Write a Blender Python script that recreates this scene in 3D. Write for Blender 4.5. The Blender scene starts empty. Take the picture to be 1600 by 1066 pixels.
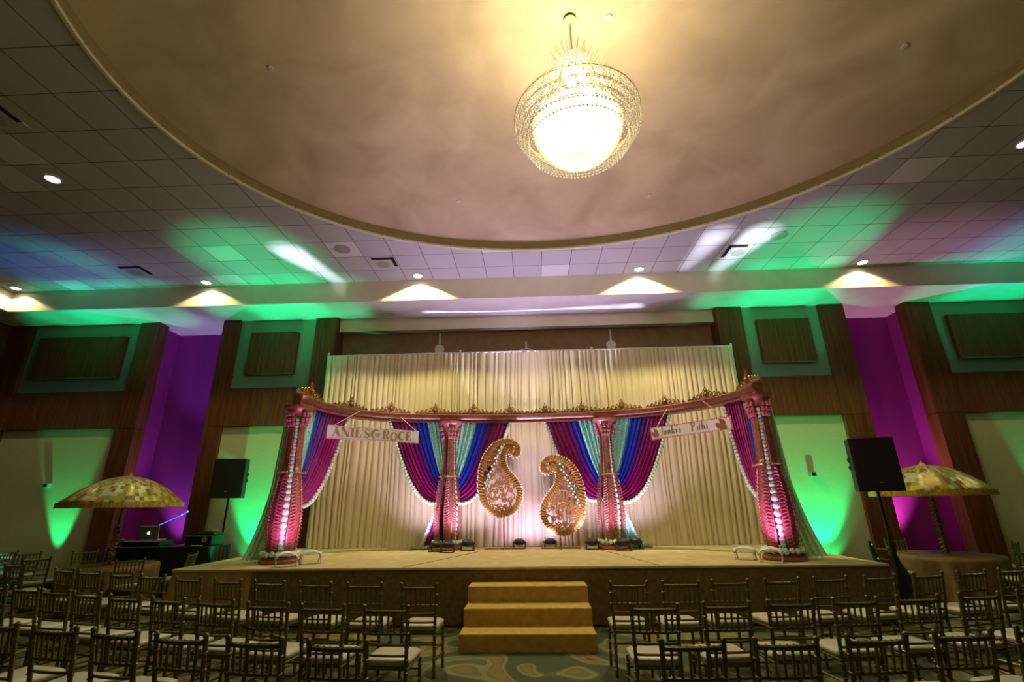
import bpy, math, random
from mathutils import Vector, Matrix
PI = math.pi
cos, sin = math.cos, math.sin
rnd = random.Random(7)
SC = bpy.context.scene
COL = SC.collection

# ------------------------------------------------------------------ camera
CAM_H, PITCH, YAW, ROLL, FPX = 1.75, .3284, .0383, .0130, 743.75
r0 = Vector((cos(YAW), sin(YAW), 0))
fw = Vector((-sin(YAW)*cos(PITCH), cos(YAW)*cos(PITCH), sin(PITCH)))
up0 = Vector((sin(YAW)*sin(PITCH), -cos(YAW)*sin(PITCH), cos(PITCH)))
rt = r0*cos(ROLL) - up0*sin(ROLL)
up = r0*sin(ROLL) + up0*cos(ROLL)
cd = bpy.data.cameras.new('camera')
cd.sensor_width = 36; cd.lens = FPX/1600*36; cd.clip_start = .05; cd.clip_end = 100
cam = bpy.data.objects.new('camera', cd); COL.objects.link(cam)
cam.matrix_world = Matrix(((rt.x, up.x, -fw.x, 0), (rt.y, up.y, -fw.y, 0), (rt.z, up.z, -fw.z, CAM_H), (0, 0, 0, 1)))
SC.camera = cam

# ------------------------------------------------------------------ view, world, lights
SC.view_settings.view_transform = 'Standard'
SC.view_settings.look = 'None'
SC.view_settings.exposure = 0.0
SC.view_settings.gamma = 1.0
SC.view_settings.use_curve_mapping = False
W = bpy.data.worlds.new('world'); SC.world = W; W.use_nodes = True
W.node_tree.nodes['Background'].inputs[0].default_value = (.5, .5, .4, 1)
W.node_tree.nodes['Background'].inputs[1].default_value = .0
SC.cycles.max_bounces = 6
SC.cycles.diffuse_bounces = 3
SC.cycles.glossy_bounces = 3
SC.cycles.transmission_bounces = 4
SC.cycles.transparent_max_bounces = 6
SC.cycles.sample_clamp_indirect = 4
SC.cycles.use_denoising = True
SC.cycles.caustics_reflective = False
SC.cycles.caustics_refractive = False

def lamp(kind, loc, energy, color, target=None, size=.05, spot=60, blend=.5, name='light', sy=None):
    d = bpy.data.lights.new(name, kind); d.energy = energy; d.color = color
    if kind == 'SPOT':
        d.spot_size = math.radians(spot); d.spot_blend = blend; d.shadow_soft_size = size
    elif kind == 'POINT': d.shadow_soft_size = size
    else:
        d.shape = 'RECTANGLE'; d.size = size; d.size_y = sy or size
    o = bpy.data.objects.new(name, d); COL.objects.link(o); o.location = loc
    if target is not None:
        v = Vector(target) - Vector(loc)
        o.rotation_euler = v.to_track_quat('-Z', 'Y').to_euler()
    return o

WARM = (1, .85, .50); WHITE_WARM = (1, .87, .42)
GREEN = (.0, 1, .35); LAV = (.62, .5, 1.0); PINK = (1, .25, .75)
Yw, Zs, Zc, SH = 11.756, 6.558, 7.098, .823
Ye = 10.723
CHX, CHY = .64, 4.6
# chandelier lamps (bulbs inside the crystal)
lamp('POINT', (CHX, CHY, 6.98), 90, WARM, size=.12, name='chandelier_top_light')
lamp('POINT', (CHX, CHY, 6.52), 360, WARM, size=.25, name='chandelier_mid_light')
lamp('POINT', (CHX, CHY, 5.38), 90, WARM, size=.3, name='chandelier_bowl_light')
DOWNLIGHTS = [(-8.04, 6.45), (-13.0, 10.47), (-8.04, 10.47), (-2.70, 10.47), (2.70, 10.47), (7.97, 10.47), (7.97, 6.5), (13.0, 10.47)]
for i, (x, y) in enumerate(DOWNLIGHTS):
    e = 900 if abs(x) < 3 else (190 if abs(x) < 9 else 130) if y > 8 else 60
    lamp('SPOT', (x, y, Zc-.03), e*1.1, WHITE_WARM, (x, y, 0), size=.05, spot=133, blend=.22, name='downlight_beam')
# more of the room's downlights behind the photographer, dimmed
for x, y in [(-8.04, 2.4), (7.97, 2.4), (-8.04, -1.6), (7.97, -1.6)]:
    lamp('SPOT', (x, y, Zc-.03), 12, WHITE_WARM, (x, y, 0), size=.06, spot=130, blend=.8, name='downlight_beam')
# green uplights on the floor along the panels
for x, y, tz, sp_, e in [(-11.25, 11.5, 3.0, 34, 480), (-6.42, 11.12, 2.05, 56, 560), (6.45, 11.12, 2.05, 56, 560), (-6.42, 11.5, 1.3, 80, 60), (6.45, 11.5, 1.3, 80, 60), (11.9, 11.5, 3.0, 34, 480)]:
    lamp('SPOT', (x, y, .12), e, GREEN, (x-(.35 if x < -8 else 0), 11.85, tz), size=.04, spot=sp_, blend=.5, name='green_uplight')
for x in (-11.3, -6.42, 6.45, 11.9):
    for dx in (-1.0, 0, 1.0):
        lamp('SPOT', (x, 10.15, .12), 900 if abs(x) < 8 else 700, GREEN, (x*.97+dx, 11.12, 6.55), size=.05, spot=22, blend=.7, name='green_uplight')
    lamp('SPOT', (x, 10.6, .12), 1700 if abs(x) < 8 else 800, GREEN, (x*.96, 9.45, 7.1), size=.05, spot=(30 if abs(x) < 8 else 24), blend=1, name='green_uplight')
# alcove uplights
lamp('SPOT', (-9.1, 12.4, .1), 330, LAV, (-9.15, 12.1, 6.5), size=.05, spot=62, blend=.6, name='violet_uplight')
lamp('SPOT', (-8.6, 12.45, .3), 900, (.02, .06, 1), (-8.36, 12.86, 2.0), size=.05, spot=36, blend=.7, name='blue_uplight')
lamp('SPOT', (-9.1, 10.9, 1.2), 330, (.5, .42, 1), (-9.2, 12.6, 6.2), size=.05, spot=36, blend=.8, name='violet_uplight')
lamp('SPOT', (8.8, 12.4, .1), 620, (1, .42, .72), (8.85, 12.1, 6.5), size=.05, spot=62, blend=.6, name='magenta_uplight')
lamp('SPOT', (8.5, 12.3, .1), 190, (1, .35, .85), (8.45, 12.95, 1.6), size=.05, spot=50, blend=.7, name='magenta_uplight')
# cyan and blue wash on the ceilings
lamp('SPOT', (-10.6, 10.95, .2), 520, (.04, .35, 1), (-10.9, 9.6, 7.0), size=.05, spot=34, blend=1, name='blue_wash')
lamp('SPOT', (10.8, 10.95, .2), 620, (.04, .35, 1), (11.3, 9.6, 7.0), size=.05, spot=34, blend=1, name='blue_wash')
# lavender spill from the stage fixtures onto dome and tiles
lamp('SPOT', (-.5, 8.4, .95), 760, (.78, .55, 1), (.4, 8.2, 7.1), size=.1, spot=88, blend=1, name='stage_spill')
lamp('SPOT', (0, 10.3, .95), 420, (.75, .6, 1), (0, 10.2, 7.1), size=.1, spot=110, blend=1, name='stage_spill')

# ------------------------------------------------------------------ materials
MATS = {}
def mat(name, color=(.8, .8, .8), rough=.6, metal=0., emit=None, estr=0., sheen=0., trans=0., alpha=1., coat=0.):
    m = bpy.data.materials.new(name); m.use_nodes = True
    b = m.node_tree.nodes['Principled BSDF']
    b.inputs['Base Color'].default_value = (*color, 1)
    b.inputs['Roughness'].default_value = rough
    b.inputs['Metallic'].default_value = metal
    if emit: b.inputs['Emission Color'].default_value = (*emit, 1); b.inputs['Emission Strength'].default_value = estr
    if sheen: b.inputs['Sheen Weight'].default_value = sheen
    if trans: b.inputs['Transmission Weight'].default_value = trans
    if coat: b.inputs['Coat Weight'].default_value = coat
    b.inputs['Alpha'].default_value = alpha
    MATS[name] = m
    return m
def nt(m): return m.node_tree.nodes, m.node_tree.links, m.node_tree.nodes['Principled BSDF']
def noise_color(m, c1, c2, scale=5, detail=4, stretch=(1, 1, 1), lo=.35, hi=.65, bump=0., coord='Object', dist=0.):
    N, L, b = nt(m)
    tc = N.new('ShaderNodeTexCoord'); mp = N.new('ShaderNodeMapping'); mp.inputs['Scale'].default_value = stretch
    nz = N.new('ShaderNodeTexNoise'); nz.inputs['Scale'].default_value = scale; nz.inputs['Detail'].default_value = detail; nz.inputs['Distortion'].default_value = dist
    cr = N.new('ShaderNodeValToRGB'); cr.color_ramp.elements[0].position = lo; cr.color_ramp.elements[1].position = hi
    cr.color_ramp.elements[0].color = (*c1, 1); cr.color_ramp.elements[1].color = (*c2, 1)
    L.new(tc.outputs[coord], mp.inputs[0]); L.new(mp.outputs[0], nz.inputs['Vector']); L.new(nz.outputs[0], cr.inputs[0]); L.new(cr.outputs[0], b.inputs['Base Color'])
    if bump:
        bp_ = N.new('ShaderNodeBump'); bp_.inputs['Strength'].default_value = bump; bp_.inputs['Distance'].default_value = .01
        L.new(nz.outputs[0], bp_.inputs['Height']); L.new(bp_.outputs[0], b.inputs['Normal'])
    return m

wood = noise_color(mat('cherry_wood', rough=.55), (.085, .026, .010), (.185, .060, .022), scale=3, detail=6, stretch=(6, 6, .35), lo=.3, hi=.75)
wood.node_tree.nodes['Principled BSDF'].inputs['Specular IOR Level'].default_value = .25
cream_wall = noise_color(mat('cream_wallpaper', rough=.75), (.47, .48, .25), (.53, .54, .29), scale=40, bump=.15)
teal_wall = noise_color(mat('upper_wall_paint', rough=.75), (.15, .29, .20), (.18, .33, .235), scale=60, bump=.2)
plum_wall = noise_color(mat('plum_wall_paint', rough=.8), (.30, .012, .27), (.34, .016, .31), scale=30)
brown_wall = noise_color(mat('niche_brown_paint', rough=.8), (.20, .115, .05), (.24, .14, .06), scale=5)
soffit_mat = noise_color(mat('soffit_plaster', rough=.8), (.62, .55, .42), (.66, .59, .46), scale=3)
lower_ceil = noise_color(mat('lower_ceiling_paint', rough=.8), (.66, .62, .60), (.70, .66, .64), scale=3)
dome_mat = noise_color(mat('dome_faux_plaster', rough=.6), (.36, .265, .155), (.52, .40, .255), scale=.9, detail=5, lo=.3, hi=.7, dist=.6)
trim_mat = mat('dome_trim_cream', (.75, .66, .42), .5)
black = mat('black_plastic', (.008, .009, .009), .45)
black_cloth = mat('black_cloth', (.006, .006, .007), .9)
grille = mat('speaker_grille', (.006, .006, .006), .6)
chrome = mat('chrome', (.6, .6, .6), .2, 1)
alu = mat('brushed_aluminium', (.34, .35, .30), .45, .1)
white_pl = mat('white_plastic', (.75, .75, .74), .4)
vent_white = mat('vent_white', (.5, .5, .48), .5)
dark_slot = mat('vent_slot_black', (.004, .004, .004), .9)
lens_glow = mat('lamp_lens_glow', (1, 1, 1), .5, emit=(1, .93, .7), estr=18)
gold_chair = mat('olive_gold_lacquer', (.15, .13, .03), .33, .5)
cushion_mat = noise_color(mat('ivory_vinyl_cushion', rough=.38), (.50, .46, .36), (.56, .52, .41), scale=6)
copper = noise_color(mat('rose_copper_carving', rough=.33, metal=.3), (.26, .10, .06), (.42, .18, .11), scale=20)
pink_lit_copper = noise_color(mat('pink_lit_carving', rough=.33, metal=.25), (.46, .13, .16), (.64, .22, .25), scale=20)  # carved copper with the pink uplighting put into its colour
crown_m = noise_color(mat('crown_copper', rough=.33, metal=.3), (.20, .075, .045), (.33, .13, .08), scale=20)
gold_orn = noise_color(mat('antique_gold_ornament', rough=.35, metal=.5), (.17, .08, .022), (.34, .17, .05), scale=25)
paisley_gold = noise_color(mat('bronze_gold_glitter', rough=.4, metal=.35), (.30, .14, .022), (.46, .23, .045), scale=40)
filigree_gold = noise_color(mat('bronze_filigree', rough=.45, metal=.3), (.26, .115, .022), (.40, .19, .045), scale=40)
pearl = mat('pearl_bead', (.85, .72, .45), .25)
pom = noise_color(mat('white_green_blossom', rough=.7), (.36, .68, .44), (.82, 1.0, .86), scale=26, lo=.4, hi=.6, detail=2)
pom_green = noise_color(mat('green_blossom', rough=.7), (.25, .40, .15), (.6, .7, .4), scale=20)
def drape_mat(name, c, rough=.55, sheen=.0):
    return mat(name, c, rough, sheen=sheen)
ivory = noise_color(mat('ivory_drape', rough=.7, sheen=.1), (.66, .55, .34), (.76, .65, .42), scale=3, stretch=(14, 1, .1))
magenta_f = drape_mat('magenta_satin', (.30, .003, .15), .33)
purple_f = drape_mat('purple_satin', (.15, .01, .26), .38)
blue_f = drape_mat('royal_blue_satin', (.015, .05, .62), .35)
def sequin(name, c1, c2, scale, spark):
    m = mat(name, c1, .5); N, L, b = nt(m)
    tc = N.new('ShaderNodeTexCoord'); v = N.new('ShaderNodeTexVoronoi'); v.inputs['Scale'].default_value = scale
    cr = N.new('ShaderNodeValToRGB'); cr.color_ramp.elements[0].color = (*c1, 1); cr.color_ramp.elements[1].color = (*c2, 1)
    cr.color_ramp.elements[0].position = .3; cr.color_ramp.elements[1].position = .9
    sep = N.new('ShaderNodeSeparateColor')
    L.new(tc.outputs['Object'], v.inputs['Vector']); L.new(v.outputs['Color'], sep.inputs[0]); L.new(sep.outputs[0], cr.inputs[0]); L.new(cr.outputs[0], b.inputs['Base Color'])
    mr = N.new('ShaderNodeMapRange'); mr.inputs[1].default_value = .7; mr.inputs[2].default_value = 1; mr.inputs[3].default_value = .45; mr.inputs[4].default_value = .12
    L.new(sep.outputs[1], mr.inputs[0]); L.new(mr.outputs[0], b.inputs['Roughness'])
    nm = N.new('ShaderNodeBump'); nm.inputs['Strength'].default_value = .6; nm.inputs['Distance'].default_value = .02
    nm.inputs['Strength'].default_value = .2; L.new(sep.outputs[2], nm.inputs['Height']); L.new(nm.outputs[0], b.inputs['Normal'])
    b.inputs['Metallic'].default_value = spark
    return m
teal_f = sequin('teal_sequin_fabric', (.20, .78, .64), (.70, 1.0, .92), 45, .1)
seq_green = sequin('silver_green_sequins', (.26, .42, .30), (.95, 1.0, .88), 45, .1)
gold_cloth = noise_color(mat('gold_satin_tablecloth', rough=.6), (.12, .068, .018), (.22, .13, .035), scale=4)
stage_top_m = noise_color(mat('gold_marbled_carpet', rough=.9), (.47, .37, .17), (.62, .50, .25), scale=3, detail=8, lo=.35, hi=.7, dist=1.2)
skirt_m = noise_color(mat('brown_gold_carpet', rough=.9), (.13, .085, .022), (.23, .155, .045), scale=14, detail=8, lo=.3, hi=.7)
step_m = noise_color(mat('gold_step_carpet', rough=.9), (.46, .29, .05), (.60, .41, .09), scale=12, detail=8, lo=.3, hi=.7)
sidecloth = noise_color(mat('tan_stage_cloth', rough=.7), (.30, .20, .05), (.40, .28, .08), scale=3)
sign_white = mat('sign_white_board', (.92, .90, .94), .5)
sign_gold = mat('sign_gold_letters', (.45, .29, .09), .4, .3)
sign_pink = mat('sign_pink_edge', (.75, .12, .25), .5)
sign_brown = mat('sign_bronze_letters', (.33, .15, .07), .45, .2)
string_m = mat('pink_cord', (.75, .42, .45), .6)
skirt_grey = mat('grey_blue_table_skirt', (.12, .13, .20), .8)
white_cloth = mat('white_table_top', (.6, .62, .6), .6)
led_logo = mat('lit_logo', (1, 1, 1), .5, emit=(1, 1, 1), estr=1.6)
blue_glow = mat('blue_lamp_tube', (.05, .15, 1), .4, emit=(.05, .18, 1), estr=1.2)
green_glint_glow = mat('green_glint_glow', (.05, .8, .3), .4, emit=(.05, .9, .35), estr=.5)  # glow that imitates green light caught on a dark object
red_f = mat('red_finial', (.5, .02, .02), .4)
gold_fringe = noise_color(mat('gold_fringe', rough=.5), (.30, .19, .012), (.60, .42, .04), scale=30, stretch=(1, 1, .2))
garl_gold = noise_color(mat('gold_flower_wrap', rough=.6), (.20, .12, .03), (.38, .24, .07), scale=18)
baseboard = mat('dark_baseboard', (.01, .01, .01), .5)
crystal = mat('crystal_strand', (1, .96, .85), .08, trans=.6)
bulbglow = mat('chandelier_bulb_glow', (1, 1, 1), .5, emit=(1, .9, .62), estr=14)
brass = mat('polished_brass', (.75, .52, .15), .2, 1)

# crystal: part glassy, part translucent so it takes the bulbs' light
def crystal_nodes(m, tcol, mixf):
    N, L, b = nt(m)
    tr = N.new('ShaderNodeBsdfTranslucent'); tr.inputs[0].default_value = (*tcol, 1)
    mx = N.new('ShaderNodeMixShader'); mx.inputs[0].default_value = mixf
    out = N['Material Output']
    L.new(b.outputs[0], mx.inputs[1]); L.new(tr.outputs[0], mx.inputs[2]); L.new(mx.outputs[0], out.inputs[0])
crystal_nodes(crystal, (1, .95, .8), .5)
crystal_nodes(seq_green, (.75, .95, .75), .5)

# tile ceiling
tile_m = mat('ceiling_tiles', (.5, .5, .5), .85)
def tile_nodes():
    N, L, b = nt(tile_m)
    g = N.new('ShaderNodeNewGeometry'); sx = N.new('ShaderNodeSeparateXYZ'); L.new(g.outputs['Position'], sx.inputs[0])
    def M(op, a, c=None, d=None):
        n = N.new('ShaderNodeMath'); n.operation = op
        for i, v in enumerate((a, c, d)):
            if v is None: continue
            if isinstance(v, (int, float)): n.inputs[i].default_value = v
            else: L.new(v, n.inputs[i])
        return n.outputs[0]
    T = .671
    u = M('DIVIDE', M('ADD', sx.outputs[0], .338+40*T), T)
    v = M('DIVIDE', M('ADD', sx.outputs[1], -10.124+60*T), T)
    fu, fv = M('FRACT', u), M('FRACT', v)
    lu = M('MINIMUM', fu, M('SUBTRACT', 1, fu)); lv = M('MINIMUM', fv, M('SUBTRACT', 1, fv))
    line = M('LESS_THAN', M('MINIMUM', lu, lv), .011)
    cb = N.new('ShaderNodeCombineXYZ'); L.new(M('FLOOR', u), cb.inputs[0]); L.new(M('FLOOR', v), cb.inputs[1])
    wn = N.new('ShaderNodeTexWhiteNoise'); wn.noise_dimensions = '2D'; L.new(cb.outputs[0], wn.inputs['Vector'])
    val = M('ADD', M('MULTIPLY', wn.outputs['Value'], .05), M('MULTIPLY', M('GREATER_THAN', wn.outputs['Value'], .955), .16))
    mix = N.new('ShaderNodeMix'); mix.data_type = 'RGBA'
    hsv = N.new('ShaderNodeCombineColor')
    L.new(M('ADD', val, .46), hsv.inputs[0]); L.new(M('ADD', val, .455), hsv.inputs[1]); L.new(M('ADD', val, .47), hsv.inputs[2])
    L.new(hsv.outputs[0], mix.inputs[6]); mix.inputs[7].default_value = (.12, .12, .12, 1); L.new(line, mix.inputs[0])
    L.new(mix.outputs[2], b.inputs['Base Color'])
tile_nodes()

# floor carpet with large leafy swirls
carpet = mat('swirl_carpet', (.1, .1, .06), .95)
def carpet_nodes():
    N, L, b = nt(carpet)
    tc = N.new('ShaderNodeTexCoord')
    nz = N.new('ShaderNodeTexNoise'); nz.inputs['Scale'].default_value = .7; nz.inputs['Detail'].default_value = 0; nz.inputs['Distortion'].default_value = 3.5
    cr = N.new('ShaderNodeValToRGB'); cr.color_ramp.interpolation = 'CONSTANT'
    E = cr.color_ramp.elements
    E[0].position = 0; E[0].color = (.055, .075, .032, 1); E[1].position = .47; E[1].color = (.09, .105, .045, 1)
    for p, c in [(.52, (.21, .20, .075)), (.59, (.13, .135, .055)), (.64, (.20, .14, .03)), (.74, (.14, .045, .02))]:
        e = E.new(p); e.color = (*c, 1)
    L.new(tc.outputs['Object'], nz.inputs['Vector']); L.new(nz.outputs[0], cr.inputs[0]); L.new(cr.outputs[0], b.inputs['Base Color'])
carpet_nodes()

# umbrella patchwork
patch = mat('patchwork_brocade', (.4, .3, .05), .35)
def patch_nodes():
    N, L, b = nt(patch)
    tc = N.new('ShaderNodeTexCoord'); sx = N.new('ShaderNodeSeparateXYZ'); L.new(tc.outputs['Object'], sx.inputs[0])
    def M(op, a, c=None):
        n = N.new('ShaderNodeMath'); n.operation = op
        for i, v in enumerate((a, c)):
            if v is None: continue
            if isinstance(v, (int, float)): n.inputs[i].default_value = v
            else: L.new(v, n.inputs[i])
        return n.outputs[0]
    an = M('MULTIPLY', M('ARCTAN2', sx.outputs[1], sx.outputs[0]), 80/(2*PI))
    rr = M('MULTIPLY', M('SQRT', M('ADD', M('MULTIPLY', sx.outputs[0], sx.outputs[0]), M('MULTIPLY', sx.outputs[1], sx.outputs[1]))), 13)
    cb = N.new('ShaderNodeCombineXYZ'); L.new(M('FLOOR', an), cb.inputs[0]); L.new(M('FLOOR', rr), cb.inputs[1])
    wn = N.new('ShaderNodeTexWhiteNoise'); wn.noise_dimensions = '2D'; L.new(cb.outputs[0], wn.inputs['Vector'])
    cr = N.new('ShaderNodeValToRGB'); cr.color_ramp.interpolation = 'CONSTANT'; E = cr.color_ramp.elements
    E[0].position = 0; E[0].color = (.42, .26, .03, 1); E[1].position = .25; E[1].color = (.22, .085, .02, 1)
    for p, c in [(.45, (.55, .52, .33)), (.65, (.26, .30, .035)), (.82, (.60, .42, .05))]:
        e = E.new(p); e.color = (*c, 1)
    L.new(wn.outputs['Value'], cr.inputs[0]); L.new(cr.outputs[0], b.inputs['Base Color'])
    v = N.new('ShaderNodeTexVoronoi'); v.inputs['Scale'].default_value = 55; L.new(tc.outputs['Object'], v.inputs['Vector'])
    bp_ = N.new('ShaderNodeBump'); bp_.inputs['Strength'].default_value = .5; bp_.inputs['Distance'].default_value = .02
    L.new(v.outputs['Color'], bp_.inputs['Height']); L.new(bp_.outputs[0], b.inputs['Normal']); b.inputs['Metallic'].default_value = .25
patch_nodes()

# ------------------------------------------------------------------ mesh helpers
class MB:
    def __init__(s): s.v = []; s.f = []; s.m = []; s.cur = 0
    def add(s, vs, fs):
        o = len(s.v); s.v += [tuple(v) for v in vs]; s.f += [tuple(i+o for i in f) for f in fs]; s.m += [s.cur]*len(fs); return s
    def box(s, x0, x1, y0, y1, z0, z1):
        return s.add([(x0,y0,z0),(x1,y0,z0),(x1,y1,z0),(x0,y1,z0),(x0,y0,z1),(x1,y0,z1),(x1,y1,z1),(x0,y1,z1)],
                     [(0,3,2,1),(4,5,6,7),(0,1,5,4),(1,2,6,5),(2,3,7,6),(3,0,4,7)])
    def bbox(s, x0, x1, y0, y1, z0, z1, b=.01):   # box with bevelled vertical and horizontal edges
        pts = []
        def ring(z, i): return [(x0+i+b,y0+i,z),(x1-i-b,y0+i,z),(x1-i,y0+i+b,z),(x1-i,y1-i-b,z),(x1-i-b,y1-i,z),(x0+i+b,y1-i,z),(x0+i,y1-i-b,z),(x0+i,y0+i+b,z)]
        R = [ring(z0, b), ring(z0+b, 0), ring(z1-b, 0), ring(z1, b)]
        vs = [p for r in R for p in r]; fs = [tuple(range(7, -1, -1)), tuple(range(24, 32))]
        for k in range(3):
            for i in range(8): j = (i+1) % 8; fs.append((k*8+i, k*8+j, k*8+8+j, k*8+8+i))
        return s.add(vs, fs)
    def lathe(s, prof, c=(0, 0, 0), n=16, M=None, cap=True):
        vs = []; fs = []
        for r, z in prof:
            for i in range(n):
                a = 2*PI*i/n; p = Vector((r*cos(a), r*sin(a), z))
                if M: p = M @ p
                vs.append((p.x+c[0], p.y+c[1], p.z+c[2]))
        for k in range(len(prof)-1):
            for i in range(n): j = (i+1) % n; fs.append((k*n+i, k*n+j, k*n+n+j, k*n+n+i))
        if cap:
            fs.append(tuple(range(n-1, -1, -1))); fs.append(tuple(range((len(prof)-1)*n, len(prof)*n)))
        return s.add(vs, fs)
    def tube(s, pts, r, n=8, cap=True, flat=None, upv=None):
        P = [Vector(p) for p in pts]; vs = []; fs = []
        if len(P) < 2: return s
        ref = Vector(upv) if upv else None
        pn = None
        for i, p in enumerate(P):
            t = (P[min(i+1, len(P)-1)] - P[max(i-1, 0)])
            if t.length < 1e-9: t = Vector((0, 0, 1))
            t.normalize()
            if ref is not None: a = ref - t*ref.dot(t)
            elif pn is None: a = t.orthogonal()
            else: a = pn - t*pn.dot(t)
            if a.length < 1e-6: a = t.orthogonal()
            a.normalize(); pn = a; b = t.cross(a)
            rr = r[i] if isinstance(r, (list, tuple)) else r
            for k in range(n):
                an = 2*PI*k/n + (PI/n if n == 4 else 0)
                vs.append(p + a*(cos(an)*rr*(flat or 1)) + b*(sin(an)*rr))
        for i in range(len(P)-1):
            for k in range(n): j = (k+1) % n; fs.append((i*n+k, i*n+j, i*n+n+j, i*n+n+k))
        if cap: fs.append(tuple(range(n-1, -1, -1))); fs.append(tuple(range((len(P)-1)*n, len(P)*n)))
        return s.add(vs, fs)
    def ball(s, c, r, n=8, m=5, sz=1.):
        prof = [(r*sin(PI*k/m) if 0 < k < m else r*.05, -r*sz*cos(PI*k/m)) for k in range(m+1)]
        return s.lathe(prof, c, n)
    def grid(s, rows, close=False):
        h = len(rows); w = len(rows[0]); vs = [p for r in rows for p in r]; fs = []
        for i in range(h-1):
            for j in range(w if close else w-1): k = (j+1) % w; fs.append((i*w+j, i*w+k, (i+1)*w+k, (i+1)*w+j))
        return s.add(vs, fs)
    def prism(s, poly, M, d):    # polygon in local xy, extruded along local z by d; M maps to world
        n = len(poly)
        vs = [M @ Vector((x, y, 0)) for x, y in poly] + [M @ Vector((x, y, d)) for x, y in poly]
        fs = [tuple(range(n-1, -1, -1)), tuple(range(n, 2*n))] + [(i, (i+1) % n, n+(i+1) % n, n+i) for i in range(n)]
        return s.add(vs, fs)
    def build(s, name, m, parent=None, smooth=True, solid=0, angle=40):
        me = bpy.data.meshes.new(name)
        org = Vector((0, 0, 0))
        me.from_pydata([tuple(v) for v in s.v], [], s.f)
        ms = m if isinstance(m, (list, tuple)) else [m]
        for x in ms: me.materials.append(x)
        if len(ms) > 1: me.polygons.foreach_set('material_index', s.m)
        if smooth:
            me.shade_smooth(); me.set_sharp_from_angle(angle=math.radians(angle))
        me.update()
        o = bpy.data.objects.new(name, me); COL.objects.link(o)
        if parent: o.parent = parent
        if solid:
            md = o.modifiers.new('thickness', 'SOLIDIFY'); md.thickness = solid; md.offset = 0
        return o

def root(name, loc=(0, 0, 0), rz=0, label=None, cat=None, group=None):
    o = bpy.data.objects.new(name, None); COL.objects.link(o); o.location = loc; o.rotation_euler = (0, 0, rz)
    o.empty_display_size = .1
    if label: o['label'] = label; o['category'] = cat
    if group: o['group'] = group
    return o
def tag(o, label, cat, group=None, kind=None):
    o['label'] = label; o['category'] = cat
    if group: o['group'] = group
    if kind: o['kind'] = kind
    return o
def struct(o): o['kind'] = 'structure'; return o
def dup(r, loc=None, rz=None, label=None, group=None):
    c = r.copy(); COL.objects.link(c)
    if loc is not None: c.location = loc
    if rz is not None: c.rotation_euler = (0, 0, rz)
    if label: c['label'] = label
    if group: c['group'] = group
    for ch in r.children:
        d = ch.copy(); COL.objects.link(d); d.parent = c
        for g in ch.children:
            e = g.copy(); COL.objects.link(e); e.parent = d
    return c

# ================================================================== SETTING
XL, XR, YF = -14.3, 14.3, -4.5     # room side walls and the wall behind the camera
o = MB().box(XL-.2, XR+.2, YF-.2, 13.4, -.1, 0).build('floor', carpet, smooth=False); struct(o)

# tiled ceiling with the big oval opening
EC = (.666, 4.595); EA, EB, ET = 6.09, 4.755, -.1434
def ell(a, k=1., off=0.):
    x = (EA*k+off)*cos(a); y = (EB*k+off)*sin(a)
    return (EC[0]+x*cos(ET)-y*sin(ET), EC[1]+x*sin(ET)+y*cos(ET))
CX0, CX1, CY0, CY1 = -13.3, 13.3, YF, Ye
m = MB(); n = 180
inner = []; outer = []
for i in range(n):
    a = 2*PI*i/n; x, y = ell(a); inner.append((x, y, Zc))
    dx, dy = x-EC[0], y-EC[1]
    ts = []
    if dx > 1e-9: ts.append((CX1-EC[0])/dx)
    if dx < -1e-9: ts.append((CX0-EC[0])/dx)
    if dy > 1e-9: ts.append((CY1-EC[1])/dy)
    if dy < -1e-9: ts.append((CY0-EC[1])/dy)
    t = min(ts); outer.append((EC[0]+dx*t, EC[1]+dy*t, Zc))
m.grid([outer, inner], close=True)
for cx, cy in ((CX0, CY0), (CX0, CY1), (CX1, CY0), (CX1, CY1)):
    # fill the corner between the two outer points either side of it
    best = sorted(range(n), key=lambda k: (outer[k][0]-cx)**2+(outer[k][1]-cy)**2)[:8]
    on_x = [outer[k] for k in range(n) if abs(outer[k][0]-cx) < 1e-6]
    on_y = [outer[k] for k in range(n) if abs(outer[k][1]-cy) < 1e-6]
    px_ = min(on_x, key=lambda p: abs(p[1]-cy)); py_ = min(on_y, key=lambda p: abs(p[0]-cx))
    m.add([px_, (cx, cy, Zc), py_], [(0, 1, 2)])
o = m.build('ceiling', tile_m, smooth=False, solid=0); struct(o)
md = o.modifiers.new('t', 'SOLIDIFY'); md.thickness = .03; md.offset = 1
# which way is up is decided by face order, so push the slab upward explicitly
md.offset = 0
# oval trim lip
m = MB(); rows = []
for off, z in ((.0, Zc-.03), (.045, Zc-.03), (.045, Zc+.02)): rows.append([(*ell(2*PI*i/n, 1, off), z) for i in range(n)])
rows.insert(0, [(*ell(2*PI*i/n, 1, 0), Zc+.0) for i in range(n)])
rows = rows[:3]+[[(*ell(2*PI*i/n, 1, .05), Zc+.0) for i in range(n)]]
m.grid(rows, close=True); o = m.build('trim_oval', trim_mat, angle=50); struct(o)
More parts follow.
